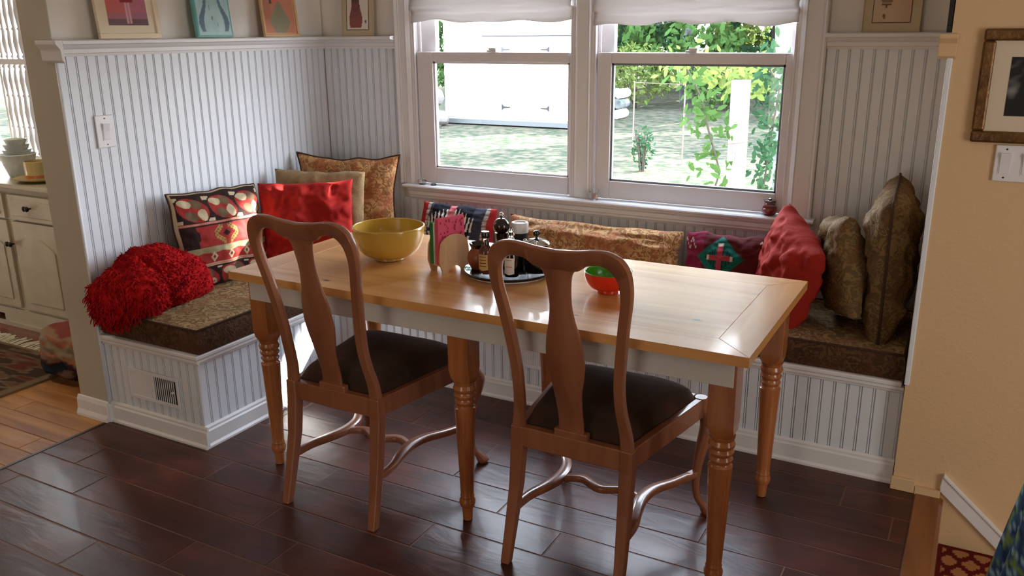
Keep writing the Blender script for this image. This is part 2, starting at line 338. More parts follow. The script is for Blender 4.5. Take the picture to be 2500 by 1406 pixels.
# stair risers and treads going down to the right
st = struct(MB().box(3.0, 3.04, -1.7, YR, -0.9, -0.03).build('stair_riser', M['white']))
for k in range(4):
    x = 3.04+k*0.25; z = -0.175-0.18*k
    struct(MB().box(x-0.02 if k else x, x+0.27, -1.7, YR, z-0.03, z).build('stair_tread', M['nosing'], bevel=0.004))
    if k: struct(MB().box(x, x+0.02, -1.7, YR, z-0.001, z+0.149).build('stair_riser', M['white']))
struct(MB().box(3.0, XFAR, -1.7, YR, -1.2, -1.1).build('stair_floor', M['nosing']))
struct(MB().box(3.0, XFAR, -1.76, -1.7, -1.2, -0.2).build('stair_wall', M['beige']))
# left room floor
f2 = struct(MB().box(XL, 0, BACK, 0, -0.2, -0.0045).build('floor_side_room', mat('floor_dark_joint', rgb(70, 44, 26), 0.8)))
floor_field(f2, M['oak'], -2.6, -0.012, -2.3, -1.25, 0.105, 1.3, 0.0012, 0.004, lambda r: (r*0.47) % 1.3)
floor_field(f2, M['redwood'], -2.6, -0.012, -1.25, -0.6, 0.105, 1.3, 0.0012, 0.004, lambda r: (r*0.47) % 1.3)
struct(MB().box(XL, 0, BACK, -2.3, -0.0045, 0).build('floor_side_room_back', M['oak']))
struct(MB().box(-0.014, 0.0, -3.4, YE, -0.004, 0.0015).build('trim_2', mat('dark_threshold', rgb(40, 20, 14), 0.4)))
# ceiling
struct(MB().box(XL, XFAR, BACK-0.1, 0.2, CEIL, CEIL+0.1).build('ceiling', M['ceil']))
# wall with the windows (opening x .53-2.35, z .79-1.95)
WX0, WX1, WZ0, WZ1 = 0.53, 2.352, 0.786, 1.95
ww = MB()
ww.box(-0.17, WX0, 0.008, 0.16, -0.6, CEIL); ww.box(WX1, XR+0.2, 0.008, 0.16, -0.6, CEIL)
ww.box(WX0, WX1, 0.008, 0.16, -0.6, WZ0); ww.box(WX0, WX1, 0.008, 0.16, WZ1, CEIL)
wall_back = struct(ww.build('wall_window', M['wallwhite']))
# left partition
wall_left = struct(MB().box(-0.17, -0.008, YE, 0.0, 0, CEIL).build('wall_left', [M['wallwhite']]))
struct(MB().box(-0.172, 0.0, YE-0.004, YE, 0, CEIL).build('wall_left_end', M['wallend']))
# right wall (nook side + facing wall)
struct(MB().box(XR, XFAR, YR, 0.008, -1.2, CEIL).build('wall_right', M['beige']))
# enclosing walls of kitchen and side room
eb = MB(); eb.box(XFAR, XFAR+0.1, BACK, -3.4, -1.2, CEIL); eb.box(XFAR, XFAR+0.1, -1.8, 0.1, -1.2, CEIL); eb.box(XFAR, XFAR+0.1, -3.4, -1.8, -1.2, 0.25); eb.box(XFAR, XFAR+0.1, -3.4, -1.8, -1.2, CEIL)
struct(eb.build('wall_east', M['kitchen']))
kb = MB(); kb.box(XL, 3.5, BACK-0.1, BACK, -0.2, CEIL); kb.box(5.1, XFAR, BACK-0.1, BACK, -1.2, CEIL); kb.box(3.5, 5.1, BACK-0.1, BACK, -1.2, CEIL)
struct(kb.build('wall_kitchen', M['kitchen']))
struct(MB().box(XL-0.1, XL, BACK, 0.1, -0.2, CEIL).build('wall_west', M['wallwhite']))
SX0, SX1, SZ0, SZ1 = -2.52, -1.80, 0.83, 2.0
sw = MB(); sw.box(XL, SX0, -0.42, -0.3, -0.2, CEIL); sw.box(SX1, -0.17, -0.42, -0.3, -0.2, CEIL); sw.box(SX0, SX1, -0.42, -0.3, -0.2, SZ0); sw.box(SX0, SX1, -0.42, -0.3, SZ1, CEIL)
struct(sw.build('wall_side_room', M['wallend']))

# beadboard -------------------------------------------------------------
BP = 0.0435
def bead_mesh(name, h):
    """one beadboard board, width along +x, standing on z=0, face towards -y"""
    t = 0.007
    prof = [(0.001, 0), (0.001, -t+0.001), (0.002, -t), (0.0340, -t), (0.0346, -t+0.005), (0.0364, -t+0.005), (0.0370, -t+0.0002), (0.0388, -t-0.0006), (0.0406, -t+0.0002), (0.0412, -t+0.006), (BP-0.0004, -t+0.006), (BP-0.0004, 0)]
    return MB().prism(prof, 0, h, axis='z').mesh(name)
BM_ = {}
def beadboard(parent, p0, direction, length, z0, z1, front):
    """boards from p0 along direction; front = outward normal angle handled by rotation"""
    h = round(z1-z0, 3)
    if h not in BM_:
        BM_[h] = bead_mesh('board', h); BM_[h].materials.append(M['board'])
    ang = math.atan2(direction[1], direction[0]); n = int(length/BP)
    for k in range(n+1):
        wd = min(BP, length-k*BP)
        if wd < 0.006: break
        o = bpy.data.objects.new('board', BM_[h]); COL.objects.link(o); o.parent = parent
        o.location = (p0[0]+direction[0]*k*BP, p0[1]+direction[1]*k*BP, z0); o.rotation_euler = (0, 0, ang); o.scale = (wd/BP, 1, 1)
ZT = 1.452
# local frame: rot 90deg maps +x -> +y and face (-y) -> +x : good for the left wall
beadboard(wall_left, (-0.008, YE, 0), (0, 1), 1.482, 0.40, ZT, None)
beadboard(wall_back, (0.0, 0.008, 0), (1, 0), 0.455, 0.40, ZT, None)
beadboard(wall_back, (2.448, 0.008, 0), (1, 0), 0.442, 0.40, ZT, None)
beadboard(wall_back, (0.455, 0.008, 0), (1, 0), 1.993, 0.40, 0.725, None)
struct(MB().box(-0.0085, -0.0006, YE, YE+0.09, 0.0, 0.41).build('trim_3', M['board']))
# corner bead trims
struct(MB().tube([(0.001, YE+0.002, 0.0), (0.001, YE+0.002, ZT)], 0.006, n=10).build('trim_4', M['board'], smooth=True))
tr = MB(); tr.box(XR-0.004, XR+0.012, YR-0.006, YR+0.02, 0.385, 1.452); struct(tr.build('trim_5', M['board'], bevel=0.003))

# picture ledge with mouldings
def ledge(name, a, b, axis, sgn_dir):
    """profile (out, z) extruded"""
    prof = [(0, 1.452), (0.006, 1.452), (0.008, 1.462), (0.014, 1.464), (0.014, 1.478), (0.022, 1.484), (0.03, 1.494), (0.058, 1.497), (0.058, 1.508), (0.052, 1.512), (0, 1.512)]
    if axis == 'y': return struct(MB().prism(prof, a, b, axis='y').build(name, M['white']))
    return struct(MB().prism([(-o, z) for o, z in prof], a, b, axis='x').build(name, M['white']))
ledge('trim_6', YE, 0.0, 'y', 1)
ledge('trim_7', 0.0, 0.457, 'x', 1)
ledge('trim_8', 2.448, XR, 'x', 1)
struct(MB().prism([(YE, 1.43), (YE-0.012, 1.44), (YE-0.014, 1.478), (YE-0.03, 1.497), (YE-0.03, 1.5105), (YE-0.0002, 1.5105)], -0.06, 0.058, axis='x').build('trim_9', M['white'], bevel=0.002))
struct(MB().prism([(YR, 1.435), (YR-0.014, 1.445), (YR-0.016, 1.482), (YR-0.032, 1.497), (YR-0.032, 1.509), (YR, 1.509)], XR-0.03, XR+0.02, axis='x').build('trim_10', M['beige'], bevel=0.002))

# window casings, stool, apron, mullion -------------------------------------------------------------
def casing(name, x0, x1, flip):
    wdt = x1-x0
    prof = [(0, 0.008), (0, -0.022), (0.006, -0.026), (0.012, -0.022), (0.016, -0.014), (0.02, -0.016), (0.024, -0.012), (wdt-0.022, -0.010), (wdt-0.018, -0.015), (wdt-0.012, -0.012), (wdt-0.008, -0.010), (wdt, -0.006), (wdt, 0.008)]
    if flip: prof = [(wdt-a, b) for a, b in prof]
    return struct(MB().prism([(x0+a, b) for a, b in prof], 0.802, 2.05, axis='z').build(name, M['white']))
casing('trim_11', 0.457, 0.535, False)
casing('trim_12', 2.350, 2.448, True)
mu = MB(); mu.prism([(1.405, 0.06), (1.405, -0.002), (1.412, -0.008), (1.418, -0.004), (1.466, -0.004), (1.472, -0.008), (1.479, -0.002), (1.479, 0.06)], 0.802, 2.0, axis='z'); struct(mu.build('trim_13', M['white']))
struct(MB().prism([(0.15, 0.786), (0.15, 0.802), (-0.052, 0.802), (-0.058, 0.796), (-0.058, 0.790), (-0.052, 0.786)], 0.490, 2.465, axis='x').build('trim_14', M['white']))
struct(MB().prism([(0.008, 0.722), (-0.006, 0.722), (-0.009, 0.728), (-0.014, 0.735), (-0.014, 0.742), (-0.018, 0.748), (-0.018, 0.764), (-0.028, 0.772), (-0.034, 0.786), (0.008, 0.786)], 0.50, 2.455, axis='x').build('trim_15', M['white']))

# double-hung windows
def window(idx, x0, x1, gx0, gx1):
    w_ = empty('window_%d' % idx, ((x0+x1)/2, 0.03, 0.802)); struct(w_); ox, oy, oz = w_.location
    def P(name, mb, m, **k):
        mb.v = [(a-ox, b-oy, c-oz) for a, b, c in mb.v]; return mb.build(name, m, w_, **k)
    # jamb tracks
    j = MB()
    for s, xa in ((1, x0), (-1, x1)):
        j.box(min(xa, xa+s*0.012), max(xa, xa+s*0.012), -0.002, 0.15, 0.802, 1.95)
        j.box(min(xa+s*0.012, xa+s*0.022), max(xa+s*0.012, xa+s*0.022), 0.0, 0.012, 0.802, 1.95)
        j.box(min(xa+s*0.012, xa+s*0.026), max(xa+s*0.012, xa+s*0.026), 0.046, 0.056, 0.802, 1.95)
    P('jamb', j, M['sash'], bevel=0.002)
    sl, sr = x0+0.024, x1-0.024
    # lower sash in front
    f = MB(); zb, zt = 0.806, 1.437; gz0, gz1 = 0.885, 1.393; ya, yb = 0.014, 0.046
    f.box(sl, gx0, ya, yb, zb, zt); f.box(gx1, sr, ya, yb, zb, zt); f.box(gx0, gx1, ya, yb, zb, gz0); f.box(gx0, gx1, ya, yb, gz1, zt)
    P('lower_sash', f, M['sash'], bevel=0.003)
    g = MB(); t = 0.009
    g.box(gx0-0.001, gx0+t, ya+0.008, yb-0.006, gz0, gz1); g.box(gx1-t, gx1+0.001, ya+0.008, yb-0.006, gz0, gz1); g.box(gx0, gx1, ya+0.008, yb-0.006, gz0-0.001, gz0+t); g.box(gx0, gx1, ya+0.008, yb-0.006, gz1-t, gz1+0.001)
    P('glazing_bead', g, M['greybead'] if idx == 2 else M['sash'])
    P('glass_pane', MB().box(gx0, gx1, 0.029, 0.032, gz0, gz1), M['pane'])
    # upper sash behind
    u = MB(); ya, yb = 0.058, 0.09
    u.box(sl, gx0-0.006, ya, yb, 1.40, 1.94); u.box(gx1+0.006, sr, ya, yb, 1.40, 1.94); u.box(sl, sr, ya, yb, 1.40, 1.436); u.box(sl, sr, ya, yb, 1.90, 1.94)
    P('upper_sash', u, M['sash'], bevel=0.002)
    P('glass_pane', MB().box(gx0-0.006, gx1+0.006, 0.073, 0.076, 1.436, 1.90), M['pane'])
    P('latch', MB().box((x0+x1)/2-0.025, (x0+x1)/2+0.025, 0.02, 0.05, 1.437, 1.447).box((x0+x1)/2-0.008, (x0+x1)/2+0.03, 0.008, 0.03, 1.447, 1.456), M['sash'], bevel=0.002)
    return w_
M['greybead'] = mat('dark_glazing_bead', rgb(120, 126, 130), 0.5)
window(1, 0.535, 1.405, 0.648, 1.370)
window(2, 1.479, 2.350, 1.569, 2.298)

# roman shades
def roman(name, x0, x1, zb, label, y0=0.004):
    n = 40; prof = []
    # folded stack: list of (y,z) front curve then back
    pts = [(0.0, 1.99), (0.0, zb+0.20), (-0.022, zb+0.165), (-0.026, zb+0.14), (-0.006, zb+0.132), (-0.002, zb+0.115), (-0.024, zb+0.08), (-0.026, zb+0.058), (-0.004, zb+0.05), (-0.002, zb+0.035), (-0.012, zb+0.012), (-0.012, zb)]
    mb = MB(); vs = []; L = len(pts)
    for i in range(n+1):
        x = x0+(x1-x0)*i/n
        for j, (y, z) in enumerate(pts):
            dz = 0.006*math.sin(i*0.33+j*0.8)*noise.noise(Vector((x*3, j*0.7, zb)))*4*(j > 1); dz -= (0.006*math.sin(PI*i/n) if j > 1 else 0)
            vs.append((x, y0+y+0.003*noise.noise(Vector((x*9, j, 2.0)))*(j > 1), z+dz))
    fs = [(i*L+j, i*L+j+1, (i+1)*L+j+1, (i+1)*L+j) for i in range(n) for j in range(L-1)]
    mb.add(vs, fs); o = mb.build(name, M['shade'], smooth=True)
    s = o.modifiers.new('solid', 'SOLIDIFY'); s.thickness = 0.0015
    tag(o, label, 'window shade', None)
    ro = MB().tube([(x0+0.02, y0+0.004, zb+0.02), (x0+0.02, y0+0.006, 1.98)], 0.0012, n=5); ro.build('cord', M['white'], o)
    return o
roman('roman_shade', 0.548, 1.392, 1.575, 'white cloth roman shade folded up over the left window')
roman('roman_shade', 1.492, 2.338, 1.553, 'white cloth roman shade folded up over the right window')

# ------------------------------------------------------------------ built-in bench
bx = 0.537; yb = -1.466; yf = -0.528; zb = 0.378
ben = empty('bench', (0.3, -0.6, 0), 'white beadboard built-in corner bench running under the windows', 'bench')
def B(name, mb, m, **k):
    mb.v = [(a-0.3, b+0.6, c) for a, b, c in mb.v]; return mb.build(name, m, ben, **k)
B('carcass', MB().box(0.002, bx-0.008, yb+0.008, yf+0.02, 0.0, zb-0.02).box(0.002, XR-0.002, yf+0.008, -0.001, 0.0, zb-0.02), M['boardgap'])
B('seat_board', MB().box(0.001, bx+0.014, yb-0.014, yf, zb-0.018, zb).box(0.001, XR-0.012, yf-0.014, -0.001, zb-0.018, zb), M['white'], bevel=0.005)
def bench_boards(p0, d, length, z0, z1, par):
    h = round(z1-z0, 3)
    if h not in BM_: BM_[h] = bead_mesh('board', h); BM_[h].materials.append(M['board'])
    n = int(length/BP); ang = math.atan2(d[1], d[0])
    for k in range(n+1):
        wd = min(BP, length-k*BP)
        if wd < 0.008: break
        o = bpy.data.objects.new('board', BM_[h]); COL.objects.link(o); o.parent = par
        o.location = (p0[0]+d[0]*k*BP-0.3, p0[1]+d[1]*k*BP+0.6, z0); o.rotation_euler = (0, 0, ang); o.scale = (wd/BP, 1, 1)
bench_boards((bx-0.008, yb, 0), (0, 1), yf-yb, 0.0, zb-0.018, ben)
bench_boards((bx, yf+0.008, 0), (1, 0), XR-bx-0.004, 0.0, zb-0.018, ben)
bench_boards((0.002, yb+0.008, 0), (1, 0), bx-0.002, 0.0, zb-0.018, ben)
# mouldings below seat and base
def mould(name, poly_y, poly_end, poly_side):
    pass
base = [(0, 0), (-0.020, 0), (-0.020, 0.008), (-0.013, 0.016), (-0.013, 0.066), (-0.008, 0.072), (-0.008, 0.080), (-0.003, 0.088), (0, 0.088)]
top = [(0, 0.335), (-0.005, 0.338), (-0.007, 0.346), (-0.012, 0.350), (-0.012, 0.360), (0, 0.360)]
for nm, pr in (('base_moulding', base), ('top_moulding', top)):
    B(nm, MB().prism([(yf+o, z) for o, z in pr], bx, XR-0.004, axis='x'), M['white'])
    B(nm, MB().prism([(yb+o, z) for o, z in pr], 0.002, bx+(0.020 if nm[0] == 'b' else 0.012), axis='x'), M['white'])
    B(nm, MB().prism([(bx-o, z) for o, z in pr], yb-0.0005, yf, axis='y'), M['white'])
# vents
def vent(px, py, wdt, z0, z1, open_from, label, pitch):
    e = empty('vent_cover', (px, py, z0), label, 'vent'); h = z1-z0
    fr = MB(); t = 0.012; fr.box(0, wdt, -0.006, 0, 0, 0.014); fr.box(0, wdt, -0.006, 0, h-0.014, h); fr.box(0, t, -0.006, 0, 0.014, h-0.014); fr.box(wdt-t, wdt, -0.006, 0, 0.014, h-0.014)
    fr.box(wdt/2-0.006, wdt/2+0.006, -0.006, 0, 0.014, h-0.014)
    fr.build('frame', M['plastic'], e, bevel=0.001)
    MB().box(t, wdt-t, -0.0012, -0.0006, 0.014, h-0.014).build('backing', M['slot'], e)
    n = int((wdt-2*t)/pitch)
    sl = None
    for k in range(n):
        x = t+pitch*(k+0.5)
        if abs(x-wdt/2) < 0.006: continue
        closed = x < wdt/2
        if sl is None or sl[0] != closed:
            mb = MB().box(-pitch*(0.46 if closed else 0.13), pitch*(0.46 if closed else 0.13), -0.0045, -0.002, 0.014, h-0.014)
            o = mb.build('louver', M['plastic'], e); o.location = (x, 0, 0); sl = (closed, o)
        else: inst(sl[1], e, (x, 0, 0))
    MB().box(wdt-0.028, wdt-0.022, -0.016, -0.006, h*0.5, h*0.5+0.008).build('lever', M['plastic'], e)
    return e
vent(0.135, yb-0.0008, 0.285, 0.135, 0.262, 0.5, 'white metal floor-register vent in the end of the left bench', 0.0115)
vent(1.375, yf-0.0008, 0.27, 0.165, 0.27, 0.5, 'white slotted vent in the long bench front under the table', 0.0105)

# seat cushions ------------------------------------------------------------
def slab_cushion(name, x0, x1, y0, y1, z0, z1, label):
    cx, cy = (x0+x1)/2, (y0+y1)/2; hx, hy = (x1-x0)/2, (y1-y0)/2; nx, ny = max(6, int(hx*40)), max(6, int(hy*40))
    mb = MB(); vs = []; fs = []
    def top(u, v): return z1-z0+0.006*(1-u**8)*(1-v**8)+0.003*noise.noise(Vector(((cx+u*hx)*5, (cy+v*hy)*5, 3.0)))
    for j in range(ny+1):
        for i in range(nx+1):
            u = -1+2*i/nx; v = -1+2*j/ny; vs.append((u*hx, v*hy, top(u, v)))
    for j in range(ny):
        for i in range(nx): a = j*(nx+1)+i; fs.append((a, a+1, a+nx+2, a+nx+1))
    mb.add(vs, fs, 0)
    ring = [(i, 0) for i in range(nx)]+[(nx, j) for j in range(ny)]+[(i, ny) for i in range(nx, 0, -1)]+[(0, j) for j in range(ny, 0, -1)]
    vs = []; fs = []; n = len(ring)
    for lvl in range(5):
        t = lvl/4
        for (i, j) in ring:
            u = -1+2*i/nx; v = -1+2*j/ny; b = 0.008*math.sin(PI*t)
            z = top(u, v)*(1-t)+0.002*t
            nxn = 1 if i == nx else (-1 if i == 0 else 0); nyn = 1 if j == ny else (-1 if j == 0 else 0)
            vs.append((u*hx+nxn*b, v*hy+nyn*b, z))
    for lvl in range(4):
        for k in range(n): fs.append((lvl*n+k, lvl*n+(k+1) % n, (lvl+1)*n+(k+1) % n, (lvl+1)*n+k))
    fs.append(tuple(range(4*n, 5*n)))
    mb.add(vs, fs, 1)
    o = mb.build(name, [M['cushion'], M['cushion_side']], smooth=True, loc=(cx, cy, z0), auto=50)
    tag(o, label, 'seat cushion', 'brocade seat cushions on the bench')
    loop = [vs[k] for k in range(n)]
    MB().tube(loop, 0.0045, n=6, closed=True).build('piping', M['cord'], o, smooth=True)
    return o
slab_cushion('seat_cushion', 0.012, bx+0.012, yb+0.004, yf-0.012, zb+0.0005, 0.474, 'brown and gold brocade seat cushion under the red throw')
slab_cushion('seat_cushion', 0.012, 1.44, yf+0.0, -0.012, zb+0.0005, 0.472, 'brocade seat cushion under the left window, behind the table')
slab_cushion('seat_cushion', 1.45, XR-0.016, yf+0.0, -0.012, zb+0.0005, 0.472, 'brocade seat cushion at the right end of the long bench')

# ------------------------------------------------------------------ throw pillows
def pillow(name, A, B_, C_, thick, material, label, group=None, dye=None, wr=0.006, piping='cord', res=34, pinch=0.06, seed=0, gath=0.0, side='front', cat='pillow', puff=0.42):
    """A = top-left, B_ = top-right, C_ = bottom-left corner of the seam rectangle (world)"""
    A, B_, C_ = Vector(A), Vector(B_), Vector(C_); U = B_-A; W = U.length; U.normalize(); V = A-C_; H = V.length
    V = (V-U*V.dot(U)).normalized(); N = U.cross(V)*-1   # N points away from viewer side convention below
    N = V.cross(U)  # = -(U x V): into the back
    cen = A+U*W/2-V*H/2
    mw = Matrix(((U.x, N.x, V.x, cen.x), (U.y, N.y, V.y, cen.y), (U.z, N.z, V.z, cen.z), (0, 0, 0, 1)))
    n = res; mb = MB(); vs = []; fs = []; cols = []
    def pt(i, j, s):
        u = -1+2*i/n; v = -1+2*j/n
        x = u*W/2*(1-pinch*(1-v*v)); z = v*H/2*(1-pinch*(1-u*u))
        e = max(0, (1-u*u)*(1-v*v)); th = thick/2*(e**puff)
        q = Vector((u*1.7+seed*3.1, v*1.7, s*5+seed)); corner = (abs(u*v))**2
        th += wr*2.0*noise.noise(q*1.6)*min(1, e*4)+wr*noise.noise(q*4.2)*min(1, e*6)
        if gath: th += gath*math.sin(18*u+6*noise.noise(q))*(abs(v)**3)*min(1, e*5)
        x += 0.008*noise.noise(Vector((v*2, seed, 1)))*abs(u); z += 0.012*noise.noise(Vector((u*2.5, seed, 4)))*abs(v)
        return (x, s*th, z)
    idx = {}
    for s in (-1, 1):
        for j in range(n+1):
            for i in range(n+1):
                edge = i in (0, n) or j in (0, n)
                if edge and s == 1: idx[(s, i, j)] = idx[(-1, i, j)]; continue
                idx[(s, i, j)] = len(vs); vs.append(pt(i, j, s if not edge else -1) if not edge else (pt(i, j, -1)[0], 0, pt(i, j, -1)[2]))
                if dye: cols.append(dye(i/n, j/n) if s == -1 or edge else dye(0.02, 0.5))
    for s in (-1, 1):
        for j in range(n):
            for i in range(n): fs.append((idx[(s, i, j)], idx[(s, i+1, j)], idx[(s, i+1, j+1)], idx[(s, i, j+1)]))
    mb.add(vs, fs); o = mb.build(name, material, smooth=True); o.matrix_world = mw
    if dye:
        a = o.data.color_attributes.new('dye', 'FLOAT_COLOR', 'POINT'); flat = []
        for c in cols: flat += list(c)
        a.data.foreach_set('color', flat)
    tag(o, label, cat, group)
    if piping:
        ring = [(i, 0) for i in range(n)]+[(n, j) for j in range(n)]+[(i, n) for i in range(n, 0, -1)]+[(0, j) for j in range(n, 0, -1)]
        MB().tube([vs[idx[(-1, i, j)]] for i, j in ring], 0.0045, n=6, closed=True).build('piping', M[piping], o, smooth=True)
    return o

def fz(x, a, b): return a <= x < b
def kilim(u, v):
    dk, red, tan_, ol, pk = rgb(46, 28, 26), rgb(150, 48, 44), rgb(188, 172, 142), rgb(104, 84, 64), rgb(186, 120, 104)
    gold = rgb(170, 130, 74)
    if u < 0.02 or u > 0.985 or v > 0.985: return tan_
    if abs(v-0.655) < 0.010 or abs(v-0.215) < 0.009: return pk
    if abs(v-0.635) < 0.008 or abs(v-0.195) < 0.008 or abs(v-0.965) < 0.012: return dk
    if v > 0.655 or v < 0.205:
        vc = 0.81 if v > 0.5 else 0.07; hh = 0.145
        k = (u-0.02)/0.325; cu = (math.floor(k)+0.5)*0.325+0.02
        du = (u-cu-(vc-v)*0.35)/0.158; dv = (v-vc)/hh; r = math.hypot(du, dv)
        if r > 1.0:
            m = abs(((k) % 1.0)-0.0); m = min(m, 1-m)
            return tan_ if (m < 0.12 and abs(abs(dv)-0.82) < 0.14) else dk
        if r > 0.93: return dk
        if math.hypot(du+0.3, dv-0.4)+0.12*math.sin(40*v) < 0.33: return tan_
        if math.hypot(du-0.35, dv+0.4)+0.12*math.sin(40*u) < 0.36: return tan_
        if math.hypot(du-0.35, dv-0.42) < 0.36 or math.hypot(du+0.3, dv+0.42) < 0.36: return ol
        return red
    if v > 0.40:
        dv = (v-0.525); 
        for cu in (0.06, 0.47, 0.88):
            d = abs(u-cu)/1.1+abs(dv)
            st_ = round(d*42)/42
            if st_ < 0.025: return dk
            if st_ < 0.045: return tan_
            if st_ < 0.075: return red if cu != 0.06 else dk
            if st_ < 0.145 and (abs(abs(u-cu)-0.075) < 0.05): return dk if cu == 0.06 else (gold if math.sin(u*150)*math.sin(v*150) > -0.3 else ol)
        return red if u > 0.16 else dk
    # lower zigzag band
    k = (u*5.2) % 1.0; t = (v-0.215)/0.185
    if abs(k-0.5)*1.6+abs(t-0.42) < 0.30: return tan_ if abs(k-0.5)*1.6+abs(t-0.42) > 0.12 else rgb(120, 30, 36)
    if t > 0.62+0.2*abs(k-0.5): return rgb(150, 140, 108)
    return red if t > 0.1 else tan_
def ikat(u, v):
    nav, blk, wh, red, pk = rgb(58, 58, 72), rgb(26, 24, 32), rgb(224, 216, 206), rgb(170, 44, 46), rgb(206, 110, 110)
    if u < 0.10 or u > 0.93: return red
    if u < 0.14 or u > 0.89: return wh if (v*40) % 1 < 0.5 else rgb(90, 60, 50)
    d = abs(u-0.46)
    if 0.31 < d: return nav
    if d < 0.045 and v > 0.72: return pk
    if d < 0.08 and abs(v-0.5) < 0.08: return pk
    k = (u*19+(v-0.5)*1.6*(1 if u < 0.46 else -1)) % 1
    lim = 0.99-(d/0.33)*0.20
    if k < 0.52*min(1, max(0, (lim-v)*9)) and v > 0.12 and abs(v-0.5) > 0.03: return wh
    return blk if d < 0.28 else nav
def southwest(u, v):
    bgc, teal, dteal, pk, wh, mg = rgb(86, 26, 28), rgb(24, 108, 96), rgb(16, 60, 58), rgb(176, 64, 78), rgb(214, 200, 186), rgb(128, 30, 60)
    du, dv = abs(u-0.42), abs(v-0.60)
    d = math.floor((du/0.27+dv/0.37)*12)/12
    if du < 0.030 and dv < 0.25: return wh if dv > 0.20 else pk
    if dv < 0.045 and du < 0.15: return wh if du > 0.125 else pk
    if d < 0.66: return dteal if (u*40) % 1 < 0.6 else teal
    if d < 0.95: return teal
    if u < 0.13 and 0.80+0.08*math.sin(u*90) < v < 0.84+0.08*math.sin(u*90): return wh
    if u > 0.84 and 0.84+0.05*math.sin(u*90) < v < 0.87+0.05*math.sin(u*90): return wh
    if u < 0.22: return mg if v > 0.3 else bgc
    return bgc

pillow('throw_pillow', (0.035, -0.30, 0.965), (0.535, -0.125, 0.958), (0.045, -0.33, 0.49), 0.15, M['brocade'], 'large gold brocade pillow with corded edge standing in the bench corner by the window', seed=1, pinch=0.13, wr=0.008)
pillow('throw_pillow', (0.045, -0.47, 0.905), (0.455, -0.30, 0.90), (0.075, -0.52, 0.49), 0.13, M['tan'], 'plain tan pillow wedged between the red pillow and the corner brocade pillow', seed=2, piping=None, gath=0.004, pinch=0.04)
pillow('throw_pillow', (0.10, -0.645, 0.868), (0.475, -0.42, 0.878), (0.17, -0.73, 0.485), 0.13, M['red'], 'wrinkled bright red pillow on the left bench behind the table', seed=3, piping=None, wr=0.018, pinch=0.05, res=48)
pillow('throw_pillow', (0.062, -1.128, 0.888), (0.105, -0.675, 0.872), (0.15, -1.11, 0.49), 0.12, M['weave'], 'red, brown and tan kilim pillow leaning on the beadboard', dye=kilim, seed=4, res=170, piping='tancord' if 'tancord' in M else 'cord', wr=0.005, pinch=0.03)
pillow('throw_pillow', (0.665, -0.125, 0.742), (1.075, -0.125, 0.738), (0.67, -0.20, 0.488), 0.11, M['weave'], 'navy ikat pillow with white spikes and red ends under the left window', dye=ikat, seed=5, res=110, piping=None, wr=0.004, pinch=0.03)
pillow('throw_pillow', (1.14, -0.115, 0.715), (1.965, -0.115, 0.715), (1.14, -0.19, 0.485), 0.17, M['brocade'], 'long gold brocade bolster pillow lying behind the table', seed=6, res=40, wr=0.01, pinch=0.02, piping=None)
pillow('throw_pillow', (1.985, -0.125, 0.727), (2.355, -0.125, 0.735), (1.99, -0.20, 0.485), 0.11, M['weave'], 'dark red woven pillow with a teal stepped diamond and pink cross', dye=southwest, seed=7, res=110, piping=None, wr=0.004, pinch=0.03)
pillow('throw_pillow', (2.395, -0.20, 0.885), (2.575, -0.50, 0.775), (2.34, -0.21, 0.545), 0.17, M['redR'], 'brick red pillow standing askew at the right end of the bench', seed=8, piping=None, puff=0.32, wr=0.012, pinch=0.02, res=44)
pillow('throw_pillow', (2.530, -0.14, 0.845), (2.645, -0.43, 0.905), (2.575, -0.15, 0.490), 0.13, M['olivep'] if 'olivep' in M else M['brocade_olive'], 'olive brown pillow standing between the red pillow and the tall brocade pillow', seed=9, puff=0.3, wr=0.01, pinch=0.01, piping=None)
pillow('throw_pillow', (2.762, -0.10, 1.015), (2.782, -0.50, 0.985), (2.765, -0.12, 0.485), 0.17, M['brocade_olive'], 'tall olive gold brocade pillow standing at the far right end of the bench', seed=10, puff=0.3, wr=0.014, pinch=0.0, gath=0.004)

